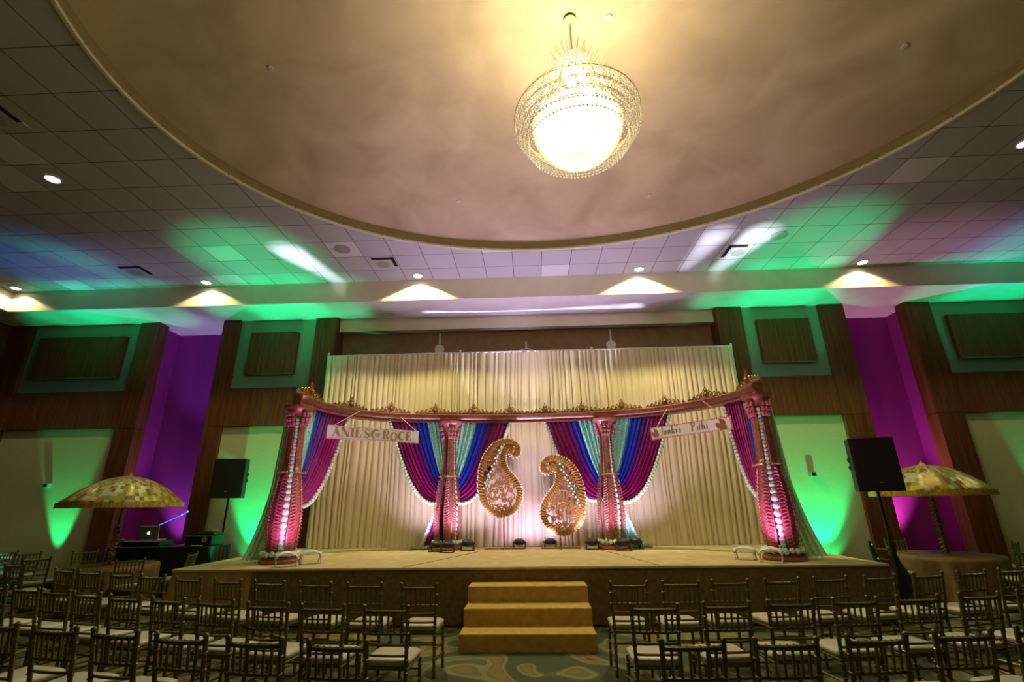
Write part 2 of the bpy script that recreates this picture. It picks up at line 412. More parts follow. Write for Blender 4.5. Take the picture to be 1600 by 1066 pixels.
# cove, its shade put into a darker plaster colour, then the dome
m = MB(); rows = []
for off, z in ((.0, Zc-.03), (.008, Zc-.012), (.01, Zc+.19), (.05, Zc+.21)): rows.append([(*ell(2*PI*i/n, 1, off), z) for i in range(n)])
m.grid(rows, close=True); o = m.build('trim_cove', noise_color(mat('shaded_cove_plaster', rough=.8), (.17, .13, .05), (.20, .15, .06), scale=3), angle=50); struct(o)
m = MB(); rows = []
for k in range(24):
    q = 1-k/24; rows.append([(*ell(2*PI*i/n, q, .05*q), Zc+.19+.50*(1-q**3)) for i in range(n)])
m.grid(rows, close=True)
c = len(m.v); m.v.append((EC[0], EC[1], Zc+.69))
for i in range(n): m.f.append((23*n+i, 23*n+(i+1) % n, c)); m.m.append(0)
o = m.build('ceiling_dome', dome_mat, angle=60); struct(o)

# soffit ring and lower ceiling
m = MB(); m.box(XL, XR, Ye, 13.1, Zs, Zc+.06); m.cur = 1
o = m.build('ceiling_lower', lower_ceil, smooth=False); struct(o)
o = MB().box(XL, XR, Ye-.012, Ye-.002, Zs-.02, Zc-.004).build('trim_soffit_face', soffit_mat, smooth=False); struct(o)
for sx_, nm in ((-1, 'left'), (1, 'right')):
    a, b_ = sorted((sx_*13.3, sx_*14.3))
    o = MB().box(a, b_, YF, Ye-.014, Zs, Zc+.06).build('trim_soffit_'+nm, soffit_mat, smooth=False); struct(o)
    a, b_ = sorted((sx_*14.3, sx_*14.5))
    o = MB().box(a, b_, YF, 13.2, 0, Zc).build('wall_'+nm, noise_color(mat('side_wall_'+nm, rough=.6), (.07, .035, .02), (.1, .05, .03), scale=3), smooth=False); struct(o)
o = MB().box(XL, XR, YF-.2, YF, 0, Zc).build('wall_front', noise_color(mat('wall_behind', rough=.8), (.15, .11, .06), (.18, .13, .08), scale=3), smooth=False); struct(o)
o = MB().box(XL, XR, 12.86, 13.1, 0, Zs).build('wall_back', plum_wall, smooth=False); struct(o)

# back wall modules: wood piers with recessed wall panels
def pier(x0, x1, y1=12.86):
    o = MB().bbox(x0, x1, Yw, y1, 3.675, Zs-.003, .006).bbox(x0, x1, Yw, y1, 0, 3.665, .006).build('wall_pier', wood, smooth=False); struct(o)
def module(x0, x1, px0, px1):
    struct(MB().box(x0, x1, Yw+.10, Yw+.3, 4.66, Zs-.003).build('wall_upper_panel', teal_wall, smooth=False))
    struct(MB().bbox(px0, px1, Yw-.03, Yw+.10, 5.02, 6.175, .012).build('wall_wood_panel', wood, smooth=False))
    m = MB(); m.bbox(x0+.003, x1-.003, Yw+.012, Yw+.3, 3.675, 4.66, .005)
    struct(m.build('wall_wood_band', wood, smooth=False))
    struct(MB().box(x0, x1, Yw+.09, Yw+.3, 0, 3.675).build('wall_lower_panel', cream_wall, smooth=False))
    struct(MB().box(x0, x1, Yw+.05, Yw+.09, 0, .14).build('baseboard_panel', baseboard, smooth=False))
pier(-8.29, -7.83); pier(-5.73, -5.15); module(-7.83, -5.73, -7.46, -6.17)
pier(4.89, 5.55); pier(7.53, 8.16); module(5.55, 7.53, 5.885, 7.20)
pier(-10.61, -10.07, 12.1); pier(-14.3, -13.65); module(-13.65, -10.61, -13.35, -10.92)
pier(9.70, 10.33, 12.1); pier(13.4, 14.3); module(10.33, 13.4, 10.66, 13.1)
struct(MB().box(-10.9, -10.3, 12.1, 12.86, 0, Zs-.003).build('wall_alcove_left', plum_wall, smooth=False))
struct(MB().box(10.0, 10.6, 12.1, 12.86, 0, Zs-.003).build('wall_alcove_right', plum_wall, smooth=False))
struct(MB().box(-5.15, 4.89, 11.97, 12.86, 6.22, Zs-.003).build('trim_header', soffit_mat, smooth=False))
struct(MB().box(-5.15, 4.89, 12.25, 12.86, 0, 6.22).build('wall_niche', brown_wall, smooth=False))

# ================================================================== CEILING FITTINGS
dl_pos = ['far left of the ceiling above the left wall panels, lowest at the picture edge', '']
DL = [(-8.04, 6.45, 'glowing round downlight alone in the dark tiles left of the oval dome'),
      (-13.0, 10.47, 'glowing downlight in the far left ceiling corner above the soffit'),
      (-8.04, 10.47, 'glowing downlight near the soffit above the violet left alcove'),
      (-2.70, 10.47, 'glowing downlight near the soffit above the left sign of the stage'),
      (2.70, 10.47, 'glowing downlight near the soffit above the right sign of the stage'),
      (7.97, 10.47, 'glowing downlight near the soffit above the magenta right alcove'),
      (7.97, 6.5, 'glowing downlight at the right picture edge beside the oval dome')]
def make_downlight():
    t = root('ceiling_downlight')
    MB().lathe([(.125, 0), (.135, -.012), (.105, -.02), (.10, -.004)], n=24, cap=False).build('trim_ring', vent_white, t)
    MB().lathe([(.10, -.004), (.05, -.010), (.001, -.012)], n=20, cap=False).build('lens', lens_glow, t)
    return t
dl0 = make_downlight()
for i, (x, y, lb) in enumerate(DL):
    if i == 0: t = dl0; t.location = (x, y, Zc-.016)
    else: t = dup(dl0, (x, y, Zc-.016))
    tag(t, lb, 'ceiling light', 'ceiling downlights')
def make_vent():
    t = root('ceiling_speaker_vent')
    MB().bbox(-.28, .28, -.28, .28, -.016, 0, .004).build('plate', vent_white, t, smooth=False)
    MB().box(-.23, .29, -.275, -.19, -.022, -.012).box(.215, .29, -.275, .15, -.022, -.012).build('air_slot', dark_slot, t, smooth=False)
    MB().lathe([(.15, -.016), (.155, -.022), (.13, -.024), (.001, -.024)], (-.04, .05, 0), n=24, cap=False).build('round_grille', alu, t)
    return t
v0 = make_vent()
for i, (x, y, lb) in enumerate([(-7.55, 5.05, 'square ceiling vent at the left picture edge beside the oval dome'),
        (-9.3, 9.80, 'square ceiling vent in the blue and green lit tiles on the left'),
        (-3.33, 9.77, 'square ceiling vent in the pale tiles left of the centre'),
        (4.73, 9.75, 'square ceiling vent crossed by the white streak on the right')]):
    t = v0 if i == 0 else dup(v0)
    t.location = (x, y, Zc-.016); tag(t, lb, 'ceiling vent', 'square ceiling speaker vents')
    if x > 0: t.rotation_euler = (0, 0, -PI/2)
sp_ = MB().lathe([(.17, 0), (.175, -.012), (.15, -.016), (.001, -.016)], n=28, cap=False)
o = sp_.build('ceiling_speaker', alu); o.location = (-4.05, 9.08, Zc-.016)
tag(o, 'round grey ceiling speaker beside the left white light streak', 'speaker', 'round ceiling speakers')
c = o.copy(); COL.objects.link(c); c.location = (5.375, 9.11, Zc-.016); tag(c, 'round ceiling speaker in the green tiles right of the streak', 'speaker', 'round ceiling speakers')
def domez(x, y):
    dx, dy = x-EC[0], y-EC[1]; u = dx*cos(ET)+dy*sin(ET); v = -dx*sin(ET)+dy*cos(ET)
    q = math.sqrt((u/(EA+.05))**2+(v/(EB+.05))**2); return Zc+.19+.50*(1-q**3)
s0 = MB().lathe([(.045, .01), (.045, -.006), (.02, -.012), (.001, -.012)], n=14, cap=False).build('sprinkler_head', vent_white)
for i, (x, y, z, lb) in enumerate([(-3.55, 4.98, None, 'small white sprinkler disc on the brown left part of the dome'),
        (5.2, 5.06, None, 'small white sprinkler disc on the dark right part of the dome'),
        (1.15, 4.60, None, 'small white sprinkler disc beside the chandelier canopy'),
        (-1.34, 8.15, None, 'tiny sprinkler disc near the front rim of the dome, left of centre'),
        (2.46, 8.15, None, 'tiny sprinkler disc near the front rim of the dome, right of centre'),
        (-2.02, 10.41, Zc-.016, 'small sprinkler disc in the pale tiles beside the left middle downlight'),
        (2.04, 10.41, Zc-.016, 'small sprinkler disc in the pale tiles beside the right middle downlight')]):
    t = s0 if i == 0 else s0.copy()
    if i: COL.objects.link(t)
    t.location = (x, y, (domez(x, y)-.012) if z is None else z); tag(t, lb, 'sprinkler', 'ceiling sprinklers')

# ================================================================== CHANDELIER
ch = root('chandelier', (CHX, CHY, 5.4), 0, 'large crystal bead chandelier glowing under the dome', 'chandelier')
ZB = 5.4
MB().lathe([(.075, 2.36), (.085, 2.345), (.05, 2.32), (.02, 2.28)], n=20).build('canopy', mat('canopy_gilt', (.75, .6, .3), .5, .2), ch)
MB().tube([(0, 0, 2.28), (0, 0, 1.75)], .012, 8).build('chain', brass, ch)
m = MB()
for r, z in ((.10, 1.72), (.2, 1.55), (.3, 1.35), (.36, 1.18), (.75, .74), (.70, .66), (.65, .58), (.60, .50), (.53, .66)):
    m.tube([(r*cos(2*PI*i/40), r*sin(2*PI*i/40), z) for i in range(41)], .005, 6, cap=False)
for k in range(6):
    a = PI*k/3; m.tube([(0, 0, 1.75), (.2*cos(a), .2*sin(a), 1.5), (.36*cos(a), .36*sin(a), 1.18), (.5*cos(a), .5*sin(a), .62)], .008, 6)
m.build('brass_frame', brass, ch)
m = MB()      # radiating crystal spikes of the crown
for tier, (r, z, k) in enumerate(((.10, 1.70, 10), (.18, 1.58, 16), (.26, 1.44, 20), (.33, 1.28, 26))):
    for i in range(k):
        a = 2*PI*(i+.5*tier)/k
        m.tube([(r*cos(a), r*sin(a), z), ((r+.10)*cos(a), (r+.10)*sin(a), z+.15)], [.010, .002], 5)
m.build('crystal_spikes', crystal, ch)
def bead_path(mm, pts, r=.011, step=.03):
    # beads strung along a path
    P = [Vector(p) for p in pts]; d = 0
    for a, b_ in zip(P, P[1:]):
        L_ = (b_-a).length; t = (step-d) if d else 0
        while t < L_:
            q = a+(b_-a)*(t/L_); mm.add([(q.x, q.y, q.z-r*1.25), (q.x+r, q.y, q.z), (q.x, q.y+r, q.z), (q.x-r, q.y, q.z), (q.x, q.y-r, q.z), (q.x, q.y, q.z+r*1.25)],
                [(0,2,1),(0,3,2),(0,4,3),(0,1,4),(5,1,2),(5,2,3),(5,3,4),(5,4,1)]); t += step
        d = (L_-t+step) if t > L_ else 0
        d = 0
m = MB()
for tier, (r0_, z0_, r1_, z1_, k) in enumerate(((.12, 1.70, .24, 1.42, 18), (.22, 1.52, .34, 1.22, 24), (.33, 1.32, .40, 1.02, 30))):
    for i in range(k):
        a = 2*PI*i/k
        bead_path(m, [((r0_+(r1_-r0_)*t)*cos(a), (r0_+(r1_-r0_)*t)*sin(a), z0_+(z1_-z0_)*t) for t in (0, .5, 1)], .012, .032)
m.build('upper_bead_tiers', crystal, ch)
m = MB()
for i in range(64):      # sloping canopy of strands out to the wide ring
    a = 2*PI*i/64
    pts = []
    for t in [j/5 for j in range(6)]:
        r = .36+(.75-.36)*(t**.8); z = 1.16-(1.16-.74)*(t**1.25)
        pts.append((r*cos(a), r*sin(a), z))
    bead_path(m, pts, .011, .04)
m.build('bead_canopy', crystal, ch)
for q, (r, zt, zb, k) in enumerate(((.75, .74, .58, 64), (.70, .66, .50, 60), (.65, .58, .42, 56), (.60, .50, .34, 52))):
    m = MB()
    for i in range(k):
        a = 2*PI*(i+.5*(q % 2))/k
        bead_path(m, [(r*cos(a), r*sin(a), zt), (r*.985*cos(a), r*.985*sin(a), zb)], .012, .04)
    for z in (zb, ):
        bead_path(m, [(r*cos(2*PI*j/80), r*sin(2*PI*j/80), z) for j in range(81)], .013, .04)
    m.build('bead_ring', crystal, ch)
m = MB()                 # closed basket of strands, lit from inside
for i in range(56):
    a = 2*PI*i/56
    pts = [(.535*cos(b_)*cos(a), .535*cos(b_)*sin(a), .64-.52*sin(b_)) for b_ in [PI/2*j/9*.97 for j in range(10)]]
    bead_path(m, pts, .015, .036)
m.build('bead_basket', crystal, ch)
bulb_me = None
for r, z, k in ((.30, .34, 10), (.36, .52, 12), (.16, .22, 6), (.22, .85, 8), (.18, 1.15, 6), (.10, 1.42, 4)):
    for i in range(k):
        a = 2*PI*i/k
        if bulb_me is None: o = MB().ball((0, 0, 0), .05, 8, 5, 1.3).build('bulb', bulbglow, ch); bulb_me = o.data
        else: o = bpy.data.objects.new('bulb', bulb_me); COL.objects.link(o); o.parent = ch
        o.location = (r*cos(a), r*sin(a), z)
m = MB(); prof = [(.001, .15)] + [(.505*sin(PI/2*j/8), .64-.49*cos(PI/2*j/8)) for j in range(1, 9)]+[(.50, .68), (.36, .86)]
m.lathe(prof, n=32, cap=False)
frost = mat('frosted_bowl_glass', (1, .97, .9), .6, emit=(1, .93, .72), estr=5)
m.build('frosted_bowl', frost, ch)

# ================================================================== STAGE
SX0, SX1, SY0, SY1 = -5.74, 5.30, 8.05, 11.75
st = root('stage', (0, 0, 0), 0, 'wide low stage platform with marbled gold carpet top and brown skirt', 'stage')
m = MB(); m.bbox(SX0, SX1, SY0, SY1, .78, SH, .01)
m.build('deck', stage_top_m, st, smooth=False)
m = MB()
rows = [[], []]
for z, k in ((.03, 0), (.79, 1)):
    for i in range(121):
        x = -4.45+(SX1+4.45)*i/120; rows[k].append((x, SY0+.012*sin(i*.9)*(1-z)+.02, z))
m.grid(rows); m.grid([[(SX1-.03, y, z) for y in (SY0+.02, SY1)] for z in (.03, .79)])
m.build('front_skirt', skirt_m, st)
m = MB(); rows = []
for z in (.0, .25, .5, .79):
    fl = (.79-z)
    rows.append([(-4.43-(1.29)*i/40-(i/40)*.12*fl, SY0+.015-.05*fl*abs(sin(i*.55))-.06*fl, z) for i in range(41)] +
                [(SX0-.12*fl-.05*fl*abs(sin(j*.7)), SY0+(SY1-SY0)*j/30, z) for j in range(1, 31)])
m.grid(rows); m.build('side_cloth', sidecloth, st)
m = MB()
rows = []
for z in (.02, .4, .79):
    fl = .79-z; rows.append([(SX1+.01+.05*fl+.03*fl*sin(j*1.1), SY0+(SY1-SY0)*j/30, z) for j in range(31)])
m.grid(rows); m.build('side_cloth', sidecloth, st)
m = MB()
for (x0, y0, x1, y1) in ((-2.05, SY0, -1.1, 10.6), (1.9, SY0, 1.35, 10.6)): m.tube([(x0, y0+.02, SH+.001), ((x0+x1)/2+.02, (y0+y1)/2, SH+.002), (x1, y1, SH+.001)], .006, 5)
m.build('carpet_seam', skirt_m, st)

sp = root('stage_steps', (0, 0, 0), 0, 'three gold carpeted steps up to the centre front of the stage', 'steps')
sxc = -.114; wx = .83; td = .423
for i, (w, z1) in enumerate(((.86, SH/4*3), (.86, SH/2), (.86, SH/4))):
    y0 = SY0-td*(i+1)
    m = MB(); m.bbox(sxc-w, sxc+w, y0, SY0-td*i-(0 if i else .005), 0, z1, .008)
    m.build('step', step_m, sp, smooth=False)

# ================================================================== BACKDROP
def pleated(x0, x1, z0, z1, y, dens, seed, amp=.06):
    R = random.Random(seed); n = int((x1-x0)*110); xs = [x0+(x1-x0)*i/n for i in range(n+1)]
    # rounded folds with sharp valleys of random width
    edges = [x0]
    while edges[-1] < x1: edges.append(edges[-1]+R.choice((.07, .09, .10, .12, .15, .19))*R.uniform(.85, 1.15))
    dep = [R.uniform(.45, 1.0) for _ in edges]
    m = MB(); rows = []; NZ = 12
    prof = []
    k = 0
    for x in xs:
        while k < len(edges)-2 and x > edges[k+1]: k += 1
        u = (x-edges[k])/(edges[k+1]-edges[k]); u = max(0, min(1, u))
        d0, d1 = dep[k], dep[k+1]
        w = sin(PI*u)**.55; base = d0*(1-u)+d1*u
        prof.append(1-base*(1-w)+.25*sin(x*2.3))
    for q in range(NZ+1):
        t = q/NZ; z = z0+(z1-z0)*t; row = []
        for x, w in zip(xs, prof):
            drift = .03*sin(z*1.3+x*2.3)*(1-t)
            row.append((x+drift, y+amp*.6-amp*w*(.8+.35*(1-t)), z))
        rows.append(row)
    m.grid(rows); return m
bd = root('backdrop_curtain', (0, 11.6, SH), 0, 'tall pleated ivory pipe and drape curtain across the back of the stage', 'curtain')
ZT = 5.40
for i, (a, b_) in enumerate(((-5.22, -1.78), (-1.78, 1.587), (1.587, 5.08))):
    m = pleated(a, b_, SH+.006, ZT, 11.58, 12.5, 11+i, .085)
    m.v = [(x, y-11.6, z-SH) for x, y, z in m.v]
    m.build('drape_panel', ivory, bd, angle=180)
m = MB(); m.tube([(-5.23, 0, ZT-SH+.01), (5.09, 0, ZT-SH+.03)], .022, 8)
m.build('top_rail', white_pl, bd)
for x in (-5.22, -1.78, 1.587, 5.08):
    MB().tube([(x, .03, 0), (x, .03, ZT-SH+.07)], .022, 8).ball((x, .03, ZT-SH+.08), .032).build('upright', white_pl, bd)

# wall ornaments above the curtain, on the niche wall
def disc(m, x, y, z, r, d=.05): m.prism([(r*cos(2*PI*i/28), r*sin(2*PI*i/28)) for i in range(28)], Matrix.Translation((x, y, z)) @ Matrix.Rotation(PI/2, 4, 'X'), d)
orn_m = mat('painted_metal_ornament', (.62, .58, .5), .5)
for x, lb in ((-2.44, 'left'), (2.19, 'right')):
    m = MB(); disc(m, x, 12.24, 5.73, .13); m.box(x-.02, x+.02, 12.2, 12.24, 5.8, 6.18)
    m.tube([(x-.2, 12.22, 5.42), (x-.1, 12.22, 5.62)], .02, 6).tube([(x+.2, 12.22, 5.42), (x+.1, 12.22, 5.62)], .02, 6)
    tag(m.build('wall_sculpture', orn_m, smooth=False), 'pale disc on a stem above the curtain, %s of the arch ornament' % lb, 'wall ornament', 'disc ornaments above the curtain')
m = MB(); x = -.09
m.tube([(x+.34*cos(a), 12.22, 5.32+.36*sin(a)) for a in [PI*j/20 for j in range(21)]], .028, 6)
m.box(x-.025, x+.025, 12.2, 12.24, 5.66, 5.88)
tag(m.build('wall_sculpture', orn_m), 'pale arched ring with a short stem above the middle of the curtain', 'wall ornament')

# ================================================================== CROWN BEAM
CP = [(-4.40,8.62),(-4.27,9.5),(-3.88,10.3),(-3.15,10.85),(-1.9,11.15),(-.15,11.33),(1.66,11.12),(2.77,10.75),(3.6,10.0),(4.03,9.2),(4.1,8.5)]
def bp(t):
    i = min(int(t), len(CP)-2); u = t-i
    P = [Vector(CP[max(0, min(len(CP)-1, j))]) for j in (i-1, i, i+1, i+2)]
    if i == 0: P[0] = 2*P[1]-P[2]
    if i == len(CP)-2: P[3] = 2*P[2]-P[1]
    return .5*((2*P[1])+(-P[0]+P[2])*u+(2*P[0]-5*P[1]+4*P[2]-P[3])*u*u+(-P[0]+3*P[1]-3*P[2]+P[3])*u**3)
def bt(t):
    d = bp(min(10, t+.02))-bp(max(0, t-.02)); d.normalize(); return d
BZ = 3.55
cb = root('crown_beam', (0, 0, 0), 0, 'curved rose copper cornice beam resting on the four carved pillars', 'beam')
prof = [(-.05, .0), (.11, .0), (.115, .02), (.09, .035), (.095, .06), (.12, .08), (.14, .12), (.145, .17), (.12, .19), (-.05, .19)]   # (outward, up)
m = MB(); rows = []
for i in range(121):
    t = 10*i/120; p = bp(t); d = bt(t); nrm = Vector((d.y, -d.x))      # points to the audience
    rows.append([(p.x+nrm.x*a, p.y+nrm.y*a, BZ+b_) for a, b_ in prof])
m.grid([list(r) for r in zip(*[r+[r[0]] for r in rows])])
nn = len(prof); 
m.add(rows[0], [tuple(range(nn))]); m.add(rows[-1], [tuple(range(nn-1, -1, -1))])
m.build('cornice', crown_m, cb, angle=35)
m = MB()                       # bead row under the lip
for i in range(260):
    t = 10*(i+.5)/260; p = bp(t); d = bt(t); q = (p.x+d.y*.105, p.y-d.x*.105)
    m.ball((q[0], q[1], BZ+.012), .014, 6, 4)
m.build('bead_moulding', pink_lit_copper, cb)
def crest_mesh(w, h):
    m = MB()
    def c_scroll(cx, cz, r, s, turn=1.4, th=.012, a0=0.):
        pts = []
        for k in range(15):
            q = k/14; a = a0+s*turn*2*PI*q; rr = r*(1-.75*q); pts.append((cx+rr*cos(a), 0, cz+rr*sin(a)))
        m.tube(pts, [th*(1-.45*k/14) for k in range(15)], 6)
    for s in (-1, 1):
        for k in range(4):
            x = s*(.08+k*w*.12); hh = h*(.62-.11*k)
            c_scroll(x, .02+hh*.42, hh*.42, -s, a0=PI/2 if s > 0 else PI/2)
            c_scroll(x+s*.04, .025+hh*.15, hh*.25, s, a0=-PI/2)
        m.tube([(0, 0, .02), (s*w*.25, 0, .035), (s*w*.5, 0, .012)], [.02, .016, .006], 6)
        for k in range(3): m.tube([(s*.01, 0, h*.3), (s*(.04+.03*k), 0, h*(.92-.16*k))], [.02, .006], 6)
    m.ball((0, 0, h*.38), .05, 10, 6); m.ball((0, 0, h*.98), .018, 6, 4)
    m.tube([(0, 0, h*.3), (0, 0, h*.95)], [.03, .01], 6)
    m.prism([(-.09, 0), (.09, 0), (.06, h*.55), (0, h*.7), (-.06, h*.55)], Matrix.Translation((0, .012, 0)) @ Matrix.Rotation(PI/2, 4, 'X'), .02)
    return m
cr_me = None
for i, t in enumerate((.42, 1.83, 2.90, 3.75, 4.33, 4.80, 5.26, 5.72, 6.34, 7.24, 8.13, 9.55)):
    p = bp(t); d = bt(t)
    if cr_me is None:
        o = crest_mesh(.86, .25).build('crest', gold_orn, cb); cr_me = o.data
    else:
        o = bpy.data.objects.new('crest', cr_me); COL.objects.link(o); o.parent = cb
    o.location = (p.x+d.y*.06, p.y-d.x*.06, BZ+.19); o.rotation_euler = (0, 0, math.atan2(d.y, d.x))
    if i in (0, 11): o.scale = (1.1, 1.1, 1.25)

# ================================================================== PILLARS
PH = 3.55-SH     # pillar height
def rprof(z, s):   # outer radius of ribs at relative height z (0..1)
    pts = [(0, .235), (.08, .262), (.2, .285), (.32, .275), (.44, .225), (.53, .19), (.55, .20), (.56, .165), (.7, .15), (.85, .145), (.9, .17), (.96, .215), (1, .23)]
    for (a, ra), (b_, rb) in zip(pts, pts[1:]):
        if a <= z <= b_: return s*(ra+(rb-ra)*(z-a)/(b_-a))
    return s*pts[-1][1]
def make_pillar(x, y, rot, s, lower, upper, nribs, ribw, label, cmat):
    t = root('carved_pillar', (x, y, SH), 0, label, 'pillar', 'carved pillars of the wedding stage')
    MB().lathe([(.30*s, 0), (.335*s, .015), (.335*s, .05), (.30*s, .07), (.31*s, .085), (.27*s, .11)], n=32).build('base', copper, t)
    MB().lathe([(.12*s, PH-.30), (.15*s, PH-.2), (.20*s, PH-.1), (.24*s, PH-.07), (.26*s, PH-.03), (.26*s, PH-.002), (.2*s, PH)], n=28).build('capital', upper, t)
    for k in range(nribs):
        a0 = rot+2*PI*k/nribs
        m = MB(); rows = []
        N_ = 40
        for i in range(N_+1):
            z = i/N_; zz = .09+(PH-.14)*z; R_ = rprof(z, s)
            w = ribw*s*(.8+.5*sin(PI*min(1, z/.53))) if z < .53 else ribw*s*.62
            w = min(w, R_*1.15)
            row = []
            for j in range(9):
                q = (j/8-.5)*2; an = a0+q*w/2/R_
                rr = R_-.018*s*q*q+ (.010*s if abs(q) > .7 else 0)
                row.append((rr*cos(an), rr*sin(an), zz))
            for j in range(9):
                q = -(j/8-.5)*2; an = a0+q*w/2/R_; row.append(((R_-.05*s)*cos(an), (R_-.05*s)*sin(an), zz))
            rows.append(row)
        m.grid(rows, close=True)
        m.add(rows[0], [tuple(range(17, -1, -1))]); m.add(rows[-1], [tuple(range(18))])
        rb = m.build('rib', cmat, t, angle=50)
        m = MB()     # carved scrolls: leafy C curls up the swelling, bead rows above the waist
        for side in (-1, 1):
            for i in range(24):
                z = .02+i*.021; R_ = rprof(z, s)+.008*s; zz = .09+(PH-.14)*z
                w = ribw*s*(.8+.5*sin(PI*min(1, z/.53))); w = min(w, R_*1.15)
                pts = []
                for q in range(8):
                    u = q/7; an_l = side*(w*.46-.7*w*.5*sin(PI*u*.9)*.9); pts.append(((R_+.012*s*sin(PI*u))*cos(a0+an_l/R_), (R_+.012*s*sin(PI*u))*sin(a0+an_l/R_), zz+.075*s*(u-.3)))
                m.tube(pts, [.0085*s*(1-.5*q/7) for q in range(8)], 5)
            for i in range(22):
                z = .575+i*.0145; R_ = rprof(z, s)+.004; zz = .09+(PH-.14)*z
                an = a0+side*ribw*s*.25/R_; m.ball((R_*cos(an), R_*sin(an), zz), .012*s, 6, 4)
        for i in range(3):  # acanthus at the capital
            for side in (-1, 0, 1):
                z = .88+.035*i; R_ = rprof(z, s)+.01; zz = .09+(PH-.14)*z; an = a0+side*.35
                m.ball((R_*cos(an), R_*sin(an), zz), .035*s, 7, 5, 1.3)
        m.tube([((rprof(.545, s)+.02)*cos(a0+q*.09), (rprof(.545, s)+.02)*sin(a0+q*.09), .09+(PH-.14)*.545) for q in range(-6, 7)], .014*s, 6)
        for side in (-.5, .5): m.ball(((rprof(.545, s)+.05)*cos(a0+side), (rprof(.545, s)+.05)*sin(a0+side), .09+(PH-.14)*.545), .02, 6, 4)
        m.build('carved_scrollwork', lower, rb)
    return t
def garland(pl, rot_to_cam, s):
    # string of blossoms hanging down the open middle of the pillar, pooling round the foot
    m = MB(); z = .16
    dx, dy = rot_to_cam
    while z < PH-.25:
        q = z/PH; r = (.036+.03*math.exp(-((q-.3)/.22)**2))*s
        rr = rprof(min(1, q), s)*.80
        m.ball((dx*rr, dy*rr, z), r, 8, 6); z += r*1.75
    ang0 = math.atan2(dy, dx)
    for i in range(20):
        a = 2*PI*i/20; m.ball((.29*s*cos(a), .29*s*sin(a), .145+.01*(i % 2)), .048*s, 8, 6)
    return m.build('blossom_string', pom, pl)
P1 = (-4.42, 8.85); P2 = (-1.88, 11.02); P3 = (1.66, 10.95); P4 = (4.08, 8.68)
def tocam(p, off=0):
    a = math.atan2(-p[1], -p[0])+off; return (cos(a), sin(a)), a
for p, off, gapoff, s, nm, lo, hi in ((P1, PI/4, -.05, 1.0, 'leftmost carved pillar at the front left corner of the stage', pink_lit_copper, copper),
                          (P2, .25, .62, 1.0, 'carved pillar at the back of the stage left of the gold paisleys', pink_lit_copper, pink_lit_copper),
                          (P3, .02, .62, 1.0, 'carved pillar at the back of the stage right of the gold paisleys', pink_lit_copper, pink_lit_copper),
                          (P4, PI/4, .05, 1.0, 'rightmost carved pillar at the front right corner of the stage', pink_lit_copper, copper)):
    d, a = tocam(p)
    pl_ = make_pillar(p[0], p[1], a+off, s, lo, hi, 4, .27, nm, copper)
    d2, _ = tocam(p, gapoff if off > .5 else (off-PI/4 if False else (.25+PI/4-.25 if off == .25 else .62)))
    garland(pl_, d2, s)

# ================================================================== SWAGS
def swag(t_in, t_out, G, Glow, bulge, label, bands, seed, front=0., group='draped swags between the pillars'):
    """t_in..t_out along the beam; G upper gather point, Glow lower gather point at the pillar."""
    R = random.Random(seed)
    rt_ = root('draped_swag', (0, 0, 0), 0, label, 'swag curtain', group)
    G = Vector(G); Gl = Vector(Glow)
    def strand(s, ripple=True):
        t = t_in+(t_out-t_in)*s; p = bp(t); top = Vector((p.x, p.y, BZ+.01))
        g = G.lerp(Gl, s)
        side = Vector((bp(t_out).x-bp(t_in).x, bp(t_out).y-bp(t_in).y, 0)); side.normalize()
        c1 = top.lerp(g, .45)+side*bulge*s*s*.75+Vector((0, 0, -.30*s))
        c2 = top.lerp(g, .80)+side*bulge*s*s*1.0+Vector((0, 0, -.62*s*s))
        out = []
        for k in range(25):
            u = k/24; q = top*(1-u)**3+c1*3*u*(1-u)**2+c2*3*u*u*(1-u)+g*u**3
            out.append(q)
        return out
    n = 150
    S = []
    nf = 13*abs(t_out-t_in)**.5
    ph = R.uniform(0, 6)
    for i in range(n+1):
        s = i/n; st_ = strand(s)
        w = sin(2*PI*s*nf+ph+1.3*sin(7*s))*.6+sin(2*PI*s*nf*2.3+ph*2)*.4
        row = []
        for k, q in enumerate(st_):
            u = k/24; amp = .055*(1-.45*u)
            row.append((q.x, q.y-amp*w-.03, q.z))
        S.append(row)
    for (a, b_, mt, nm) in bands:
        i0, i1 = int(a*n), int(b_*n)
        if i1 > i0: MB().grid(S[i0:i1+1]).build(nm, mt, rt_, angle=180)
    m = MB(); e = [Vector(q) for q in S[-1]]
    acc = 0; prev = e[0]; k = 0
    L_ = [0]
    for a, b_ in zip(e, e[1:]): L_.append(L_[-1]+(b_-a).length)
    step = .075; dd = 0
    while dd < L_[-1]:
        j = max(k_ for k_ in range(len(L_)) if L_[k_] <= dd); j = min(j, len(e)-2)
        q = e[j].lerp(e[j+1], (dd-L_[j])/max(1e-6, L_[j+1]-L_[j]))
        m.ball((q.x, q.y-.02, q.z), .043, 8, 6); dd += step
    m.build('blossom_trim', pom, rt_)
    return rt_
FULL = lambda a, b_, c_: [(0, a, teal_f, 'teal_fabric'), (a, b_, blue_f, 'blue_fabric'), (b_, c_, purple_f, 'purple_fabric'), (c_, 1, magenta_f, 'magenta_fabric')]
def g(p, dx, dy, z): return (p[0]+dx, p[1]+dy, z)
swag(.55, 1.87, g(P1, .12, .12, 2.25), g(P1, .15, .05, 1.78), .25, 'swag hanging right of the leftmost pillar behind the white gold lettered sign', FULL(.22, .40, .60), 1)
swag(3.97, 2.92, g(P2, -.08, .1, 2.25), g(P2, -.12, .0, 1.80), .28, 'swag left of the back pillar, beside the white gold lettered sign', FULL(.33, .52, .66), 2)
